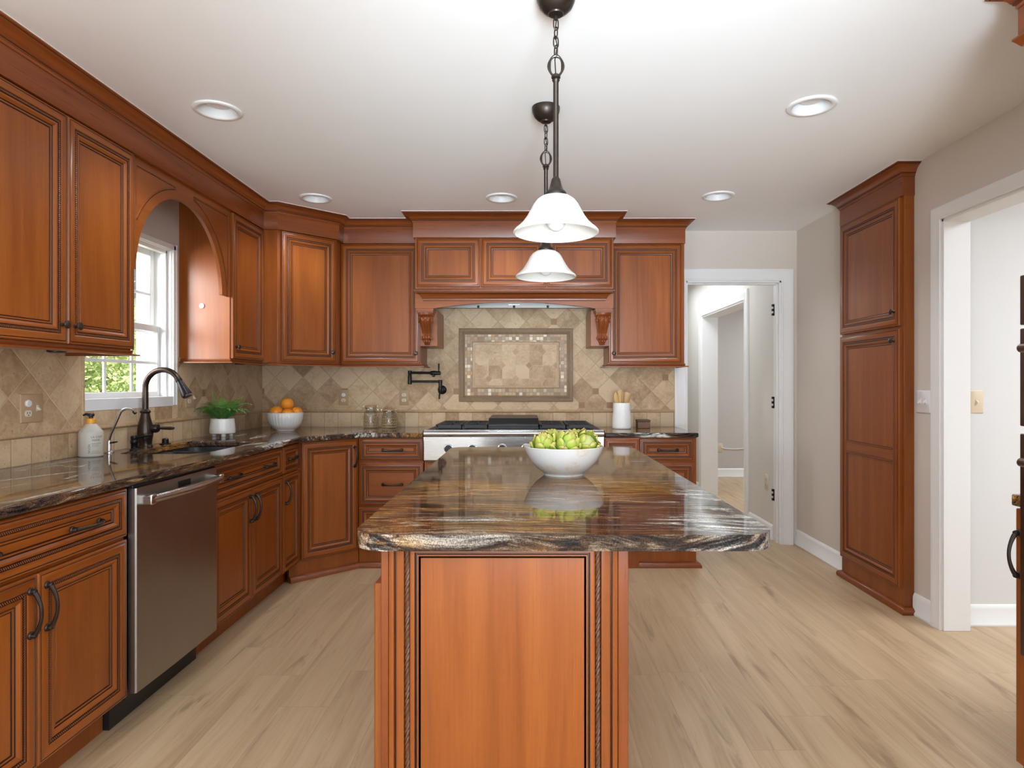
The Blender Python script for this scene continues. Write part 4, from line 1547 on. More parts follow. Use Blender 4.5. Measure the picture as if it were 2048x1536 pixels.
def pendant(name, label, x, y):
    t = thing(name, label, 'pendant light', (x, y, ZC), 0, 'pendant lights over the island')
    z = lambda v: v - ZC
    mb = MB()
    mb.lathe([(.060, z(2.429)), (.060, z(2.420)), (.058, z(2.408)), (.050, z(2.390)), (.036, z(2.376)), (.024, z(2.370)), (.022, z(2.366)), (.010, z(2.362)), (.001, z(2.362))], seg=40)
    mb.tube([(0, 0, z(2.366)), (0, 0, z(2.350))], .0045, 8)
    mb.build('canopy', [BRONZE], t)
    mb = MB()
    zz, k = 2.338, 0
    while zz > 2.235:
        chain_link(mb, (0, 0, z(zz)), .036, .017, .0021, .5 + k * PI / 2)
        zz -= .0275
        k += 1
    mb.tube([(.003, .003, z(2.36)), (-.004, .002, z(2.31)), (.004, -.003, z(2.27)), (-.003, .002, z(2.23)), (0, 0, z(2.17))], .0019, 6)
    mb.build('chain', [BRONZE], t)
    mb = MB()
    pts = [(.021 * math.cos(2 * PI * i / 24), 0, z(2.210) + .031 * math.sin(2 * PI * i / 24)) for i in range(24)]
    mb.tube(pts, [.0045 + .0012 * math.cos(4 * 2 * PI * i / 24) for i in range(24)], 8, closed=True)
    mb.build('loop', [BRONZE], t)
    mb = MB()
    mb.lathe([(.010, z(2.184)), (.014, z(2.180)), (.014, z(2.174)), (.010, z(2.171)), (.012, z(2.167)), (.0105, z(2.164)), (.0082, z(2.160)), (.0082, z(1.866))], seg=20)
    mb.build('rod', [BRONZE], t)
    mb = MB()
    mb.lathe([(.0085, z(1.872)), (.013, z(1.866)), (.015, z(1.858)), (.019, z(1.842)), (.024, z(1.832)), (.031, z(1.826)), (.033, z(1.819)), (.031, z(1.812)), (.020, z(1.812))], seg=32)
    mb.build('fitter', [BRONZE], t)
    mb = MB()
    prof = [(.030, 1.815), (.045, 1.811), (.058, 1.802), (.068, 1.789), (.077, 1.772), (.088, 1.752), (.101, 1.734), (.115, 1.720), (.125, 1.712), (.130, 1.706), (.130, 1.7025), (.126, 1.701)]
    inn = [(r - .005, zz_ - .002) for r, zz_ in prof[::-1][1:]]
    mb.lathe([(r, z(v)) for r, v in prof + inn], seg=56, cap=False)
    mb.build('lamp_shade', [SHADE], t, angle=60)
    mb = MB()
    mb.lathe([(.012, z(1.808)), (.013, z(1.795)), (.016, z(1.785)), (.024, z(1.765)), (.030, z(1.745)), (.029, z(1.730)), (.021, z(1.716)), (.010, z(1.709)), (.001, z(1.708))], seg=28)
    mb.build('bulb', [WHITEP], t)
    return t
pd = pendant('pendant_light', 'nearer of the two bell shade pendants hanging over the island, on a bronze rod', .091, 1.917)
dup(pd, (.0855, 2.704, ZC), 'farther and lower-looking bell shade pendant, behind the near one, above the far island end')

def can_light(name, label, x, y, lit=False):
    t = thing(name, label, 'recessed light', (x, y, ZC), 0, 'recessed ceiling lights')
    mb = MB()
    mb.lathe([(.1, -.0002), (.1, -.005), (.096, -.008), (.082, -.009), (.076, -.006), (.0755, .001)], seg=48, cap=False)
    mb.build('trim_ring', [TRIM], t, angle=60)
    mb = MB()
    mb.lathe([(.0755, -.001), (.070, .035), (.060, .085), (.058, .09), (.001, .0905)], seg=40, cap=False)
    mb.build('reflector', [WHITEP], t, angle=50)
    mb = MB()
    mb.lathe([(.018, .09), (.02, .075), (.045, .050), (.0475, .030), (.044, .022), (.025, .016), (.001, .0145)], seg=32)
    mb.build('bulb', [WHITEP], t)
    return t
CANS = [(-1.336, 2.729, 'recessed ceiling light nearest the left wall cabinets with doors, front left of the ceiling'),
        (1.217, 2.686, 'recessed ceiling light nearest the camera on the right, in front of the pantry crown'),
        (-1.342, 4.02, 'recessed ceiling light close to the diagonal corner cabinet crown'),
        (-.156, 4.01, 'recessed ceiling light in front of the mantel hood crown, left of the pendants'),
        (1.212, 3.97, 'recessed ceiling light in front of the doorway wall, right of the hood')]
first = None
for x, y, lab in CANS:
    if first is None:
        first = can_light('recessed_light', lab, x, y)
    else:
        dup(first, (x, y, ZC), lab)

# ------------------------------------------------------------------ faucets and sink deck
t = thing('kitchen_faucet', 'tall oil-rubbed bronze gooseneck kitchen faucet with side lever behind the sink', 'faucet', (-1.985, 3.285, ZT))
mb = MB()
mb.lathe([(.036, 0), (.036, .006), (.031, .010), (.030, .018), (.033, .040), (.0375, .070), (.036, .095), (.030, .130), (.023, .160), (.0205, .176), (.025, .180), (.026, .187),
          (.022, .192), (.018, .195), (.0155, .198)], seg=36)
mb.build('body', [BRONZEF], t, angle=45)
mb = MB()
pts = [(0, 0, .19), (0, 0, .25), (0, 0, .30)]
for i in range(1, 15):
    a = PI * (1 - i / 14 * .86)
    pts.append((.098 + .098 * math.cos(a), -.02 * i / 14, .305 + .098 * math.sin(a)))
mb.tube(pts, .0148, 18)
mb.build('spout', [BRONZEF], t)
mb = MB()
e, d0 = Vector(pts[-1]), (Vector(pts[-1]) - Vector(pts[-2])).normalized()
mb.tube([e - d0 * .006, e + d0 * .004, e + d0 * .006, e + d0 * .03, e + d0 * .06, e + d0 * .085, e + d0 * .092], [.0165, .0165, .0145, .0185, .0225, .027, .027], 20)
sh = mb.build('spray_head', [IRONB], t, angle=40)
mb = MB()
mb.tube([e + d0 * .0915, e + d0 * .096], [.0265, .0235], 20)
mb.build('spray_face', [CHROME], sh)
mb = MB()
mb.lathe([(.024, 0), (.024, .028), (.020, .036), (.012, .040), (.001, .041)], (0, 0, 0), 24, axis='x')
mb.xf(Matrix.Translation((.026, .010, .098)))
mb.tube([(.062, .010, .098), (.085, .012, .099), (.125, .014, .098), (.142, .015, .0975)], [.0055, .0085, .0095, .006], 12)
mb.build('lever', [BRONZEF], t)
tag_ = thing('soap_dispenser', 'short black soap dispenser with a thin spout left of the bronze faucet', 'soap dispenser', (-1.955, 3.145, ZT))
mb = MB()
mb.lathe([(.021, 0), (.021, .004), (.016, .008), (.0155, .030), (.018, .034), (.018, .048), (.0155, .052), (.017, .056), (.017, .068), (.010, .072), (.001, .0725)], seg=24)
mb.build('body', [IRONB], tag_)
mb = MB()
mb.tube([(.01, 0, .060), (.045, .002, .066), (.078, .004, .074), (.088, .004, .073)], [.0055, .0048, .0042, .0035], 10)
mb.build('spout', [IRONB], tag_)
mb = MB()
mb.lathe([(.028, 0), (.028, .004), (.017, .007), (.0165, .028), (.013, .032), (.001, .0325)], seg=28)
tag(mb.build('air_gap_cap', IRONB), 'low round black air gap cap on the granite right of the bronze faucet', 'cap').location = (-1.972, 3.445, ZT)
t = thing('water_faucet', 'slim chrome drinking water faucet with a bent neck behind the soap bottle', 'faucet', (-2.000, 3.02, ZT))
mb = MB()
mb.lathe([(.020, 0), (.020, .004), (.011, .010), (.010, .055), (.007, .060), (.001, .0605)], seg=20)
mb.build('body', [CHROME], t)
mb = MB()
mb.tube([(0, 0, .055), (.012, -.004, .09), (.055, -.010, .178), (.064, -.011, .196), (.076, -.012, .206), (.092, -.013, .211), (.110, -.014, .208), (.126, -.016, .200), (.133, -.017, .194)], .0062, 12)
sp_ = mb.build('spout', [CHROME], t)
mb = MB()
mb.tube([(.129, -.0165, .1985), (.139, -.0175, .189)], .0078, 10)
mb.build('spout_tip', [BLACK], sp_)
mb = MB()
mb.tube([(.004, -.002, .046), (.030, -.006, .050), (.048, -.008, .053)], [.004, .0048, .002], 8)
mb.build('lever', [BLACK], t)

# ------------------------------------------------------------------ pot filler
t = thing('pot_filler', 'black articulated pot filler faucet mounted on the tile left of the range', 'faucet', (0, YB - TT, 0))
mb = MB()
mb.lathe([(.034, 0), (.034, .006), (.030, .010), (.017, .014), (.014, .050), (.001, .051)], (-.648, 0, 1.198), 28, axis='y')
mb.lathe([(.0145, -.030), (.0165, -.026), (.0165, .012), (.013, .016), (.0125, .050)], (-.655, -.055, 1.205), 20)
mb.build('wall_mount', [IRONB], t)
mb = MB()
mb.tube([(-.657, -.060, 1.190), (-.659, -.078, 1.160), (-.660, -.080, 1.128)], [.005, .0062, .0062], 10)
mb.build('lever', [IRONB], t)
mb = MB()
mb.tube([(-.655, -.055, 1.262), (-.890, -.075, 1.262)], .0085, 12)
mb.lathe([(.0145, -.022), (.0145, .012), (.001, .013)], (-.655, -.055, 1.262), 18)
mb.lathe([(.0135, -.018), (.0135, .018)], (-.885, -.075, 1.262), 18)
mb.build('arm', [IRONB], t)
mb = MB()
mb.lathe([(.0145, -.022), (.015, -.018), (.015, .034), (.012, .052), (.0145, .056), (.0145, .082), (.001, .083)], (-.885, -.075, 1.262), 18)
mb.tube([(-.885, -.075, 1.328), (-.660, -.095, 1.326)], .0085, 12)
mb.build('arm', [IRONB], t)
mb = MB()
mb.tube([(-.728, -.090, 1.326), (-.722, -.0905, 1.326), (-.715, -.091, 1.326), (-.690, -.092, 1.326), (-.682, -.093, 1.326), (-.655, -.095, 1.326), (-.648, -.0955, 1.326)],
        [.011, .015, .016, .017, .0145, .0145, .012], 16)
mb.tube([(-.702, -.0915, 1.326), (-.702, -.0915, 1.300), (-.702, -.0915, 1.296)], [.011, .011, .008], 12)
vb = mb.build('valve', [IRONB], t)
mb = MB()
mb.tube([(-.662, -.095, 1.335), (-.661, -.097, 1.370), (-.660, -.100, 1.398)], [.004, .0058, .0058], 10)
mb.build('lever', [IRONB], vb)

# ------------------------------------------------------------------ counter things, left side
t = thing('soap_bottle', 'cream pump soap bottle with an orange collar, at the left of the sink', 'soap bottle', (-1.978, 2.865, ZT))
SOAPM = plain('cream_bottle', (.52, .48, .42), .4, .4, var=.02)
ORC = plain('orange_collar', (.78, .33, .03), .4, .4, var=.04)
INK = plain('label_ink', (.05, .05, .045), .6)
mb = MB()
mb.lathe([(.044, 0), (.048, .004), (.0485, .012), (.0485, .108), (.0465, .114), (.022, .145), (.0165, .149), (.016, .152)], seg=40)
mb.build('bottle', [SOAPM], t, angle=30)
mb = MB()
mb.lathe([(.0165, .148), (.018, .150), (.018, .170), (.014, .173), (.001, .1735)], seg=28)
mb.build('collar', [ORC], t)
mb = MB()
mb.lathe([(.008, .172), (.008, .180), (.013, .183), (.014, .192), (.011, .196), (.001, .1965)], seg=20)
mb.tube([(0, 0, .190), (-.020, -.006, .192), (-.030, -.009, .186)], [.006, .0055, .004], 10)
mb.build('pump', [BLACK], t)

def label_text(txt, size, zc, a0, vertical=False):
    """lettering wrapped round the bottle"""
    cu = bpy.data.curves.new('label_lettering', 'FONT')
    cu.body = txt
    cu.size = size
    ob = bpy.data.objects.new('label_lettering', cu)
    COL.objects.link(ob)
    dg = bpy.context.evaluated_depsgraph_get()
    me = bpy.data.meshes.new_from_object(ob.evaluated_get(dg))
    bpy.data.objects.remove(ob)
    me.name = 'label_lettering'
    R = .0489
    for v in me.vertices:
        x, y = v.co.x, v.co.y
        if vertical:
            x, y = -y, x
        a = a0 + x / R
        v.co = (R * math.cos(a), R * math.sin(a), zc + y)
    me.materials.append(INK)
    return me
def ink(lst):
    mb = MB()
    for a0, a1, z0, z1 in lst:
        n_ = 6
        for i in range(n_):
            p, q_ = a0 + (a1 - a0) * i / n_, a0 + (a1 - a0) * (i + 1) / n_
            R = .0487
            mb.add([(R * math.cos(p), R * math.sin(p), z0), (R * math.cos(q_), R * math.sin(q_), z0), (R * math.cos(q_), R * math.sin(q_), z1), (R * math.cos(p), R * math.sin(p), z1)], [(0, 1, 2, 3)])
    return mb
AF = math.atan2(-2.865, 1.978)                     # direction of the camera
me = label_text('LA CHAT', .0125, .086, AF - .02)
me2 = label_text('FERME', .0115, .072, AF + .06)
lo = bpy.data.objects.new('label_lettering', me)
COL.objects.link(lo)
lo.parent = t
lo = bpy.data.objects.new('label_lettering', me2)
COL.objects.link(lo)
lo.parent = t
lines = [(AF + .02, AF + .88, .060, .0612), (AF + .05, AF + .62, .0555, .0563), (AF + .05, AF + .70, .051, .0518), (AF + .05, AF + .55, .0465, .0473),
         (AF + .05, AF + .70, .027, .0278), (AF + .05, AF + .84, .022, .0228), (AF + .02, AF + .88, .0165, .0177)]
ink(lines).build('label_lines', [INK], t, smooth=False)
me3 = label_text('SAVON', .0125, .017, AF - .06, True)
lo = bpy.data.objects.new('label_lettering', me3)
COL.objects.link(lo)
lo.parent = t

# fern in a footed pot
FX, FY = -1.905, 3.955
t = thing('potted_fern', 'small green fern in a white ringed pot on stubby feet, right of the sink', 'potted plant', (FX, FY, ZT))
mb = MB()
prof = [(.066, .020), (.074, .022), (.0755, .028), (.075, .055)]
for i in range(7):
    z_ = .060 + i * .0072
    prof += [(.0735 - i * .0007, z_), (.0745 - i * .0007, z_ + .0036)]
prof += [(.069, .112), (.064, .113), (.063, .095)]
mb.lathe(prof, seg=44, cap=False)
mb.lathe([(.001, .0205), (.066, .0200)], seg=44, cap=False)
mb.build('pot', [CERAM], t, angle=50)
for k in range(4):
    a = k * PI / 2 + .55
    mb = MB()
    mb.lathe([(.010, 0), (.013, .002), (.0145, .022)], (.047 * math.cos(a), .047 * math.sin(a), 0), 16)
    mb.build('foot', [CERAM], t)
mb = MB()
mb.lathe([(.0635, .098), (.03, .102), (.001, .104)], seg=24)
mb.build('soil', [plain('potting_soil', (.03, .02, .012), .9)], t)
q = NT('fern_leaf', .5, .35)
x = q.xyz(q.uv())
n = q.noise(q.coord(), 30, 3)
hz = q.step(q.xyz(q.coord())[2], .10, .30)
q.color(q.mix(q.math('MULTIPLY', q.math('ADD', n, hz), .5), (.030, .115, .028), (.235, .46, .085)))
FERN = q.m
rng = random.Random(3)
def frond(a, L, lift, curl):
    mb = MB()
    n_ = 17
    pts = []
    for i in range(n_):
        u = i / (n_ - 1)
        el = lift - curl * u * u
        if i == 0:
            p = Vector((0, 0, 0))
        else:
            p = pts[-1] + Vector((math.cos(el), 0, math.sin(el))) * (L / (n_ - 1))
        pts.append(p)
    mb.tube(pts, [.0014 - .0009 * i / n_ for i in range(n_)], 5)
    for i in range(2, n_):
        u = i / (n_ - 1)
        ln = .052 * L / .17 * (math.sin(PI * min(1, u * .80 + .16)) ** .8) * (1.06 - u * .82) * 1.25
        tdir = (pts[i] - pts[i - 1]).normalized()
        up = Vector((-tdir.z, 0, tdir.x))
        for sd in (-1, 1):
            side = Vector((0, sd, 0))
            d = (side * .92 + tdir * .42 - up * .12).normalized()
            wv = tdir * (L / (n_ - 1)) * .43
            b0 = pts[i] - tdir * .001
            mid = b0 + d * ln * .5 + up * .0015
            tip = b0 + d * ln - up * ln * .16
            mb.add([b0 - wv * .55, b0 + wv * .55, mid + wv * .8, tip, mid - wv * .8], [(0, 1, 2, 4), (4, 2, 3)])
            mb.add([b0 - wv * .55 - up * .0006, b0 + wv * .55 - up * .0006, mid + wv * .8 - up * .0006, tip, mid - wv * .8 - up * .0006], [(0, 1, 2, 4), (4, 2, 3)])
    M = Matrix.Translation((.022 * math.cos(a), .022 * math.sin(a), .101)) @ Matrix.Rotation(a, 4, 'Z')
    mb.xf(M)
    return mb.build('frond', [FERN], t, angle=60)
for k in range(13):
    frond(k * 2.4 + rng.uniform(-.3, .3), rng.uniform(.15, .20), rng.uniform(.85, 1.25), rng.uniform(1.6, 2.3))
for k in range(9):
    frond(k * 2.399 + .9, rng.uniform(.16, .20), rng.uniform(1.15, 1.45), rng.uniform(1.0, 1.8))
frond(-2.2, .185, 1.45, .25)
frond(.2, .185, 1.3, .9)
frond(2.9, .18, .8, .9)

# bowl of oranges
OB = (-1.700, 4.455, ZT)
mb = MB()
prof = [(.062, 0), (.064, .003), (.064, .008), (.085, .020), (.106, .048), (.117, .085), (.120, .126), (.118, .128), (.115, .126), (.111, .085), (.100, .050), (.080, .024), (.001, .014)]
seg = 128
rings = []
for i, (r, z_) in enumerate(prof):
    amp = .014 if 3 <= i <= 5 else (.006 if i in (6,) else 0)
    rings.append([(r * (1 + amp * math.cos(32 * 2 * PI * j / seg)) * math.cos(2 * PI * j / seg), r * (1 + amp * math.cos(32 * 2 * PI * j / seg)) * math.sin(2 * PI * j / seg), z_) for j in range(seg)])
mb.loft(rings, 0, True, True, False)
o = tag(mb.build('fruit_bowl', CERAM, angle=60), 'white ribbed bowl holding oranges in the corner of the counter', 'bowl')
o.location = OB
q = NT('orange_peel', .38, .45)
p = q.coord()
q.color(q.mix(q.noise(p, 12, 3), (.80, .235, .012), (.90, .36, .03)))
q.bump(q.noise(p, 170, 2), .25, .002)
PEEL = q.m
STEMG = plain('orange_navel', (.22, .20, .05), .7)
def orange(loc, r, lab, tilt):
    t = thing('orange', lab, 'orange', loc, 0, 'oranges in the white ribbed bowl')
    t.rotation_euler = tilt
    mb = MB()
    n_ = 18
    mb.lathe([(max(.0005, r * math.sin(PI * i / n_)) * (1 + .01 * math.sin(PI * i / n_)), -r * .97 * math.cos(PI * i / n_) - (.0025 if i == n_ else 0)) for i in range(n_ + 1)], seg=32, cap=False)
    mb.build('peel', [PEEL], t, angle=80)
    mb = MB()
    for k in range(5):
        a = 2 * PI * k / 5
        mb.tube([(0, 0, r * .955), (.004 * math.cos(a), .004 * math.sin(a), r * .968)], [.0014, .0006], 6)
    mb.build('stem_end', [STEMG], t)
    return t
oz = OB[2]
orange((OB[0] - .052, OB[1] - .035, oz + .132), .043, 'left orange in the white ribbed bowl', (.3, -.5, 0))
orange((OB[0] + .036, OB[1] - .058, oz + .118), .042, 'front orange sitting low behind the bowl rim, below the top orange', (-.5, .2, 0))
orange((OB[0] + .070, OB[1] + .020, oz + .128), .041, 'right orange in the white ribbed bowl', (.2, .6, 0))
orange((OB[0] - .010, OB[1] + .062, oz + .118), .042, 'orange hidden at the back of the ribbed bowl, under the top one', (.4, .3, 0))
orange((OB[0] + .010, OB[1] + .000, oz + .190), .044, 'topmost orange of the pile in the ribbed bowl', (-.7, .15, 0))

# wicker wrapped clamp jars
WICK = plain('wicker', (.42, .29, .15), .7, var=.15, vscale=40)
LIDW = plain('bamboo_lid', (.42, .27, .13), .5, var=.1)
def jar(lab, x, y, R, H, bend):
    t = thing('glass_jar', lab, 'jar', (x, y, ZT + .0005), 0, 'clamp jars left of the range')
    mb = MB()
    nk = R * .80
    prof = [(R * .86, .001), (R * .97, .008), (R, .03), (R, H * .58), (R * .96, H * .68), (nk, H * .77), (nk, H * .90), (nk + .003, H * .905), (nk + .003, H * .925), (nk - .003, H * .925),
            (nk - .003, H * .77), (R * .93, H * .66), (R * .97, H * .5), (R * .97, .03), (R * .93, .011), (.001, .006)]
    mb.lathe([(.001, .001)] + prof, seg=40, cap=False)
    mb.build('jar_body', [JARG], t, angle=60)
    mb = MB()
    mb.lathe([(nk + .004, H * .925), (nk + .005, H * .935), (nk + .005, H * .985), (nk, H * 1.0), (.001, H * 1.0)], seg=36)
    mb.build('jar_lid', [LIDW], t, angle=40)
    mb = MB()
    mb.tube([((nk + .003) * math.cos(a * PI / 12), (nk + .003) * math.sin(a * PI / 12), H * .88) for a in range(24)], .0016, 6, closed=True)
    for e in (-1, 1):
        mb.tube([(e * (nk + .004), 0, H * .88), (e * (nk + .012), -.004, H * .91), (e * (nk + .014), -.005, H * .96), (e * (nk + .006), -.002, H * .985)], .0016, 6)
        mb.tube([(e * (nk + .004), -.010, H * .885), (e * (nk + .016), -.014, H * .84), (e * (nk + .022), -.016, H * .78)], .0018, 6)
    mb.build('wire_clamp', [CHROME], t)
    mb = MB()
    def ringat(z_, r):
        mb.tube([(r * math.cos(a * PI / 16), r * math.sin(a * PI / 16), z_) for a in range(32)], .0020, 6, closed=True)
    for z_ in (.006, .012, H * .20, H * .36, H * .52):
        ringat(z_, (R + .0025) if z_ > .01 else R * .97)
    for k in range(16):
        a = 2 * PI * k / 16
        pts = []
        for i in range(9):
            u = i / 8
            aa = a + bend * math.sin(u * PI * 2) * .16
            pts.append(((R + .0024) * math.cos(aa), (R + .0024) * math.sin(aa), .010 + u * (H * .51 - .010)))
        mb.tube(pts, .0017, 6)
    mb.build('wicker_sleeve', [WICK], t)
    return t
jar('taller glass clamp jar with a wooden lid and wicker sleeve, left of the pair', -1.163, 4.715, .050, .166, 1)
jar('shorter wider clamp jar with a wicker sleeve, right of the tall jar', -1.026, 4.715, .054, .140, -1.6)

# ------------------------------------------------------------------ right counter: crock with utensils, wooden block
CX, CY = .705, 4.640
mb = MB()
R0 = [(.064, 0), (.0685, .003), (.070, .012), (.069, .07), (.064, .13), (.0605, .188), (.0590, .190), (.0565, .187), (.060, .12), (.062, .02), (.001, .012)]
q = NT('textured_ceramic', .25, .5, color=(.80, .80, .785))
q.bump(q.noise(q.coord(), 60, 3, .6, 1.5), .6, .006)
mb.lathe(R0, seg=48)
o = tag(mb.build('utensil_crock', q.m, angle=50), 'white textured ceramic crock full of wooden utensils on the right counter', 'crock')
o.location = (CX, CY, ZT)
UW = plain('bamboo_utensil', (.56, .345, .135), .5, var=.12, vscale=25)
UW2 = plain('pale_bamboo_utensil', (.50, .33, .17), .5, var=.12, vscale=25)
DKW = plain('dark_walnut', (.085, .040, .018), .5, var=.3, vscale=20)
def utensil(lab, top, base_, wd_, slots, kind, mat, yaw=0.0):
    t = thing('wooden_utensil', lab, 'utensil', (CX, CY, ZT), 0, 'wooden utensils in the white crock')
    mb = MB()
    b0, t0 = Vector(base_), Vector(top)
    ax = (t0 - b0).normalized()
    sx = Vector((math.cos(yaw), math.sin(yaw), 0))
    sx = (sx - ax * sx.dot(ax)).normalized()
    ny = ax.cross(sx)
    L = (t0 - b0).length
    hl = .095
    prof = []
    for i in range(15):
        u = i / 14
        z_ = L - hl + hl * u
        if kind == 'spoon':
            h = wd_ / 2 * max(.0, math.sin(PI * (u * .90 + .09))) ** .7
        else:
            h = wd_ / 2 * min(1, .22 + .95 * u) * (1 if u < .93 else .80)
        prof.append((max(.0052, h) if i < 14 else h * .6 + .002, z_))
    rings = []
    for h, z_ in [(.005, 0), (.0055, L - hl - .02)] + prof:
        th = .0045 if z_ < L - hl else .0032
        c = b0 + ax * z_
        rings.append([c + sx * h * math.cos(2 * PI * j / 14) + ny * th * math.sin(2 * PI * j / 14) for j in range(14)])
    mb.loft(rings, 0, True, True, True)
    mb.build('paddle', [mat], t, angle=50)
    if slots:
        sm = MB()
        for k in (-1, 0, 1):
            c = b0 + ax * (L - hl * .45) + sx * k * wd_ * .20
            sm.tube([c - ax * .026, c + ax * .026], .0022, 8, flat=1.9)
        sm.build('slot', [SHADOW], t)
    return t
utensil('slotted wooden turner leaning far left in the crock', (-.048, -.010, .268), (.020, .010, .015), .048, 1, 'spoon', UW, .2)
utensil('tall wooden spatula standing at the left middle of the crock', (-.016, -.014, .283), (-.004, -.004, .015), .034, 0, 'flat', UW, .1)
utensil('wooden spoon turned edge-on, in the middle of the crock', (.010, -.004, .262), (.0, .012, .015), .030, 0, 'spoon', UW, .9)
utensil('pale wooden turner leaning right at the back of the crock', (.046, .012, .268), (-.020, -.010, .015), .040, 0, 'flat', UW2, -.1)
utensil('wooden spoon leaning far right in the crock', (.062, -.012, .262), (-.012, .006, .015), .034, 0, 'spoon', UW, .6)
t = thing('wooden_box', 'small dark walnut salt box on the counter right of the crock', 'box', (.872, 4.700, ZT))
mb = MB()
mb.box(-.046, .046, -.045, .045, .0, .050)
mb.build('box_body', [plain('walnut', (.145, .068, .030), .5, var=.35, vscale=12)], t, bevel=.003)
mb = MB()
mb.box(-.048, .048, -.047, .047, .0505, .063)
mb.build('box_lid', [DKW], t, bevel=.003)

# ------------------------------------------------------------------ island bowl of artichokes
BC = (.137, 2.300, ZT)
q = NT('patterned_bowl_glaze', .22, .5)
p = q.coord()
v1 = q.n('ShaderNodeTexVoronoi', {'Vector': p, 'Scale': 13.0}, feature='F1').outputs['Distance']
pat = q.math('MULTIPLY', q.step(q.math('SUBTRACT', .44, v1), 0, .10), q.step(q.noise(p, 90, 4, .7), .40, .60))
q.color(q.mix(q.math('MULTIPLY', pat, .55), (.63, .61, .58), (.62, .46, .27)))
mb = MB()
mb.lathe([(.072, 0), (.072, .005), (.076, .009), (.100, .026), (.122, .052), (.138, .082), (.145, .103), (.1435, .1045), (.141, .103), (.134, .083), (.118, .054), (.095, .030), (.06, .013), (.001, .010)], seg=72)
o = tag(mb.build('serving_bowl', q.m, angle=50), 'wide cream bowl with faint gold flowers, full of artichokes, on the island', 'bowl')
o.location = BC
q = NT('artichoke_bract', .42, .4)
x = q.xyz(q.uv())
oc = q.coord()
n = q.noise(oc, 26, 3)
att = q.n('ShaderNodeAttribute', attribute_name='tipness').outputs['Fac']
c = q.mix(n, (.27, .36, .040), (.46, .50, .080))
c = q.mix(q.step(att, .35, .05), c, (.20, .34, .04))
c = q.mix(q.math('MULTIPLY', q.step(att, .62, 1.0), .65), c, (.56, .37, .15))
q.color(c)
q.b.inputs['Subsurface Weight'].default_value = .15
q.b.inputs['Subsurface Radius'].default_value = (.006, .006, .002)
ART = q.m
ARTD = plain('artichoke_heart', (.42, .44, .14), .6)
def artichoke(lab, loc, R, rot, cut=False, seed=0):
    t = thing('artichoke', lab, 'artichoke', loc, 0, 'artichokes in the cream bowl')
    t.rotation_euler = rot
    mb = MB()
    n_ = 12
    mb.lathe([(max(.0005, R * .80 * math.sin(PI * i / n_)), -R * .85 * math.cos(PI * i / n_)) for i in range(n_ + 1)], seg=20, cap=False)
    mb.build('core', [ARTD], t)
    rg = random.Random(seed)
    N = 27
    mb = MB()
    tip = []
    for k in range(N):
        u = k / (N - 1)
        ph = 2.399963 * k + rg.uniform(-.12, .12)
        el = -.95 + 2.15 * u                          # latitude of the bract root
        if cut and u > .70:
            continue
        rr = R * .74
        root = Vector((rr * math.cos(el), 0, rr * math.sin(el)))
        outd = Vector((math.cos(el), 0, math.sin(el)))
        upd = Vector((-math.sin(el), 0, math.cos(el)))
        ln = R * (.86 - .16 * u) * rg.uniform(.92, 1.08)
        hw = R * (.46 - .13 * u) * rg.uniform(.92, 1.08)
        lean = .62 - .50 * u
        rows, cols = 8, 9
        s0 = len(mb.v)
        grid, tp = [], []
        for i in range(rows):
            v = i / (rows - 1)
            wv = hw * (math.sin(PI * (.20 + .60 * v)) ** .62) * math.sqrt(max(.02, 1 - max(0, (v - .45) / .56) ** 2.2))
            c = root + upd * ln * v + outd * (R * .10 + lean * ln * v * (1 - .62 * v) * .9)
            for j in range(cols):
                s = j / (cols - 1) * 2 - 1
                bulge = (1 - s * s) * hw * .42
                grid.append(c + Vector((0, s * wv, 0)) + outd * (bulge - hw * .22))
                tp.append(v)
        back = [g_ - outd * R * .045 for g_ in grid]
        fs = []
        nn = rows * cols
        for i in range(rows - 1):
            for j in range(cols - 1):
                a = i * cols + j
                fs.append((a, a + 1, a + cols + 1, a + cols))
                fs.append((a + nn, a + cols + nn, a + cols + 1 + nn, a + 1 + nn))
        for j in range(cols - 1):
            a = (rows - 1) * cols + j
            fs.append((a, a + 1, a + 1 + nn, a + nn))
        for i in range(rows - 1):
            for j in (0, cols - 1):
                a = i * cols + j
                fs.append((a, a + cols, a + cols + nn, a + nn))
        mb.add(grid + back, fs)
        mb.xf(Matrix.Rotation(ph, 4, 'Z'), s0)
        tip += tp + tp
    o = mb.build('bracts', [ART], t, angle=75)
    at = o.data.attributes.new('tipness', 'FLOAT', 'POINT')
    if len(tip) == len(o.data.vertices):
        at.data.foreach_set('value', tip)
    else:
        print('TIPNESS MISMATCH', len(tip), len(o.data.vertices))
    if cut:
        m2 = MB()
        m2.lathe([(R * .50, R * .62), (R * .40, R * .66), (R * .20, R * .60), (.001, R * .62)], seg=20)
        m2.build('cut_top', [plain('cut_artichoke', (.50, .36, .16), .6, var=.5, vscale=120)], t)
    return t
bz = BC[2] + .094
artichoke('front left artichoke in the cream bowl', (BC[0] - .068, BC[1] - .030, bz + .012), .046, (.35, -.35, .4), seed=1)
artichoke('middle artichoke of the front row in the cream bowl', (BC[0] + .008, BC[1] - .050, bz + .012), .047, (.40, .05, 1.2), seed=2)
artichoke('rightmost artichoke in the cream bowl, with a dry browned top', (BC[0] + .076, BC[1] - .016, bz + .014), .048, (.95, .35, .2), True, seed=3)
artichoke('artichoke at the back left of the cream bowl', (BC[0] - .036, BC[1] + .054, bz + .016), .044, (-.2, -.2, 0), seed=4)
artichoke('artichoke at the back right of the cream bowl', (BC[0] + .046, BC[1] + .056, bz + .016), .044, (-.3, .2, .7), seed=5)

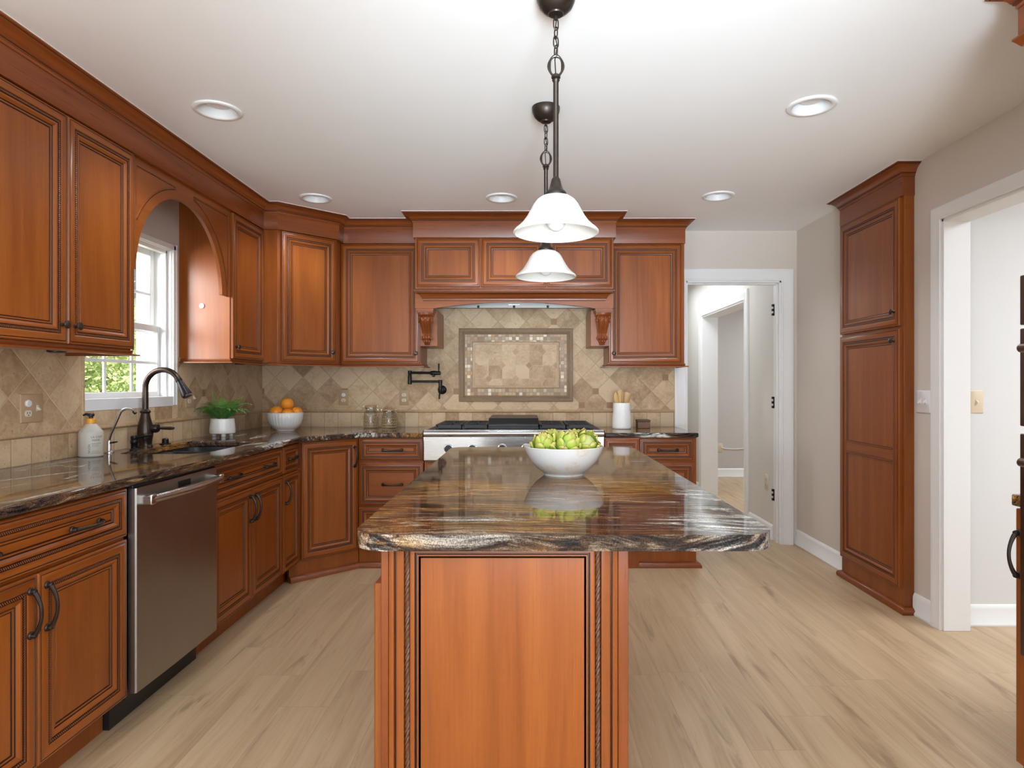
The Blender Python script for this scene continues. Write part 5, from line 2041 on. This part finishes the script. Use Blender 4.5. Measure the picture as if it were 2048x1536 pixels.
# ------------------------------------------------------------------ outlets and switches
def receptacle(mb, slots, cx, cz, y):
    n_ = 20
    pts = []
    for i in range(n_):
        a = 2 * PI * i / n_
        pts.append((cx + .0170 * math.cos(a), cz + max(-.0125, min(.0125, .0170 * math.sin(a)))))
    mb.prism(pts, y - .0025, y, plane='xz')
    slots.box(cx - .0075, cx - .0050, y - .0030, y - .0020, cz - .002, cz + .006)
    slots.box(cx + .0050, cx + .0075, y - .0030, y - .0020, cz - .002, cz + .006)
    slots.lathe([(.0026, .002), (.0026, .003), (.0001, .003)], (cx, y, cz - .0075), 10, axis='y')

def plate(name, lab, cat, loc, rot, kind, pm, fm, cover=False, scale=1.0):
    t = thing(name, lab, cat, loc, rot)
    wd_ = {'duplex': .074, 'combo': .118, 'switch': .074, 'double': .118}[kind] * scale
    h = .118 * scale
    mb = MB()
    mb.loft([[(-wd_ / 2, 0, -h / 2), (wd_ / 2, 0, -h / 2), (wd_ / 2, 0, h / 2), (-wd_ / 2, 0, h / 2)],
             [(-wd_ / 2, -.004, -h / 2), (wd_ / 2, -.004, -h / 2), (wd_ / 2, -.004, h / 2), (-wd_ / 2, -.004, h / 2)],
             [(-wd_ / 2 + .004, -.0065, -h / 2 + .004), (wd_ / 2 - .004, -.0065, -h / 2 + .004), (wd_ / 2 - .004, -.0065, h / 2 - .004), (-wd_ / 2 + .004, -.0065, h / 2 - .004)]],
            0, True, True, True)
    mb.build('cover_plate', [pm], t, bevel=.001)
    def dup_(cx):
        for k, dz in enumerate((.0205, -.0205)):
            f, s = MB(), MB()
            receptacle(f, s, cx, dz, -.0065)
            o = f.build('receptacle', [fm], t)
            if cover and k == 0:
                m = MB()
                m.lathe([(.0150, .0025), (.0150, .005), (.012, .0075), (.001, .008)], (cx, -.0065, dz), 20, axis='y')
                m.build('outlet_cover', [WHITEP], t)
            else:
                s.build('socket_slot', [SHADOW], o)
    def sw(cx):
        m = MB()
        m.box(cx - .0055, cx + .0055, -.0085, -.006, -.0125, .0125)
        m.prism([(-.007, -.004), (-.020, -.010), (-.021, -.004), (-.007, .009)], cx - .004, cx + .004, plane='yz')
        m.build('toggle', [fm], t)
    if kind == 'duplex':
        dup_(0)
    elif kind == 'combo':
        dup_(-.023)
        sw(.026)
    elif kind == 'switch':
        sw(0)
    else:
        sw(-.023)
        sw(.023)
    return t
plate('outlet_plate', 'tan double cover plate with an outlet and a switch, left of the sink window', 'wall outlet', (XL + TT, 2.596, 1.143), PI / 2, 'combo', PLATE, IVORY, True)
plate('outlet_plate', 'tan outlet plate partly behind the faucet spray head, right of the window', 'wall outlet', (XL + TT, 3.828, 1.160), PI / 2, 'combo', PLATE, IVORY)
plate('outlet_plate', 'tan outlet plate with a white safety cover, on the back tile above the oranges side', 'wall outlet', (-1.410, YB - TT, 1.138), 0, 'duplex', PLATE, IVORY, True)
plate('outlet_plate', 'tan outlet plate with two bare sockets, left of the pot filler', 'wall outlet', (-.942, YB - TT, 1.138), 0, 'duplex', PLATE, IVORY)
plate('light_switch', 'white double toggle switch plate beside the pantry cabinet', 'light switch', (XR, 3.325, 1.150), -PI / 2, 'double', WHITEP, WHITEP)
plate('light_switch', 'ivory single switch plate on the wall seen through the right opening', 'light switch', (2.315, 3.243, 1.152), 0, 'switch', IVORYP, IVORYP)
plate('outlet_plate', 'ivory outlet low on the hall wall inside the back doorway', 'wall outlet', (HX, 5.155, .444), -PI / 2, 'duplex', IVORY, IVORY)
plate('outlet_plate', 'ivory outlet low on the far dining room wall, left edge of the inner opening', 'wall outlet', (2.585, 8.400, .395), 0, 'duplex', IVORY, IVORY)
mb = MB()
mb.tube([(2.60, 8.385, .40), (2.66, 8.39, .385), (2.78, 8.392, .375), (2.90, 8.392, .385), (3.05, 8.392, .39), (3.20, 8.392, .37)], .0045, 6)
tag(mb.build('white_cord', WHITEP), 'thin white cord strung along the far dining room wall', 'cord')
t = thing('door_stop', 'black spring door stop on the hall baseboard past the island corner', 'door stop', (HX - .018, 5.10, .06))
mb = MB()
mb.tube([(0, 0, 0), (-.060, 0, 0)], .0055, 10)
mb.build('stem', [IRONB], t)
mb = MB()
mb.tube([(-.060, 0, 0), (-.072, 0, 0)], [.009, .008], 12)
mb.lathe([(.013, 0), (.013, .005), (.006, .008)], (0, 0, 0), 14, axis='x')
mb.xf(Matrix.Diagonal((1, 1, 1, 1)))
mb.build('bumper', [BLACK], t)

# under cabinet puck lights
def puck(lab, x, y):
    mb = MB()
    mb.lathe([(.032, 0), (.034, -.004), (.033, -.013), (.026, -.016), (.001, -.016)], seg=28)
    o = tag(mb.build('puck_light', IRONB), lab, 'under-cabinet light', 'under-cabinet puck lights')
    o.location = (x, y, 1.385)
    return o
for lab, x, y in (('black puck light under the double wall cabinet left of the window', -1.90, 2.55),
                  ('black puck light under the narrow wall cabinet, nearer the window', -1.86, 3.86),
                  ('black puck light under the narrow wall cabinet, nearer the corner', -1.86, 4.10)):
    puck(lab, x, y)

# ------------------------------------------------------------------ outside the window
GRASS = plain('lawn_grass', (.10, .20, .04), .8, var=.4, vscale=3)
mb = MB()
mb.box(-30, XL - .2, -6, 40, -.45, -.40)
struct(mb.build('ground', GRASS))
q = NT('tree_leaf', .5, .3)
r_ = q.noise(q.coord(), 7, 3)
q.color(q.mix(r_, (.20, .30, .09), (.62, .66, .27)))
q.b.inputs['Subsurface Weight'].default_value = .0
LEAF = q.m
BARK = plain('tree_bark', (.16, .11, .07), .9, var=.3, vscale=20)
def tree(lab, x, y, R, h, seed):
    t = thing('garden_tree', lab, 'tree', (x, y, -.40), 0, 'trees outside the kitchen window')
    rg = random.Random(seed)
    mb = MB()
    mb.tube([(0, 0, 0), (.05, 0, h * .4), (0, .05, h * .8)], [.11, .08, .03], 10)
    for k in range(6):
        a = k * 1.05
        mb.tube([(.03, 0, h * .35 + .1 * k), (R * .4 * math.cos(a), R * .4 * math.sin(a), h * .55 + .1 * k)], [.03, .012], 6)
    mb.build('trunk', [BARK], t)
    mb = MB()
    clumps = []
    for k in range(70):
        v = Vector((rg.gauss(0, 1), rg.gauss(0, 1), rg.gauss(0, 1))).normalized() * rg.random() ** .4
        clumps.append(Vector((v.x * R, v.y * R, h * .60 + v.z * h * .45)))
    for c in clumps:
        for _ in range(70):
            d = Vector((rg.gauss(0, 1), rg.gauss(0, 1), rg.gauss(0, 1))) * .16
            p0 = c + d
            a = Vector((rg.gauss(0, 1), rg.gauss(0, 1), rg.gauss(0, 1))).normalized()
            b_ = a.cross(Vector((rg.gauss(0, 1), rg.gauss(0, 1), rg.gauss(0, 1)))).normalized()
            s_ = rg.uniform(.030, .055)
            mb.add([p0 - a * s_, p0 + b_ * s_ * .55, p0 + a * s_, p0 - b_ * s_ * .55], [(0, 1, 2, 3)])
    mb.build('foliage', [LEAF], t, smooth=False)
    return t
tree('leafy yellow-green tree seen through the left panes of the window', -6.6, 9.3, 1.05, 3.0, 1)
tree('leafy tree seen through the middle panes of the window, beside the white house', -7.8, 11.6, 1.0, 2.9, 2)
tree('bushy tree farther off behind the other two, outside the window', -10.5, 12.6, 1.3, 3.2, 5)
t = thing('house', 'pale neighbouring house beyond the trees outside the window', 'house', (-10.0, 19.0, -.4))
SIDE = NT('white_siding', .6)
zz = q.xyz
sx = SIDE.xyz(SIDE.coord())
fr = SIDE.math('FRACT', SIDE.math('DIVIDE', sx[2], .12))
SIDE.color(SIDE.mix(SIDE.step(fr, .0, .10), (.45, .47, .50), (.78, .79, .80)))
mb = MB()
mb.box(-3.0, 6.5, 0, 5, 0, 4.2)
mb.build('house_wall', [SIDE.m], t)
mb = MB()
mb.prism([(-3.6, 4.2), (7.1, 4.2), (1.75, 6.6)], -.3, 5.3, plane='xz')
mb.build('roof', [plain('roof_shingle', (.10, .10, .11), .9, var=.3)], t)
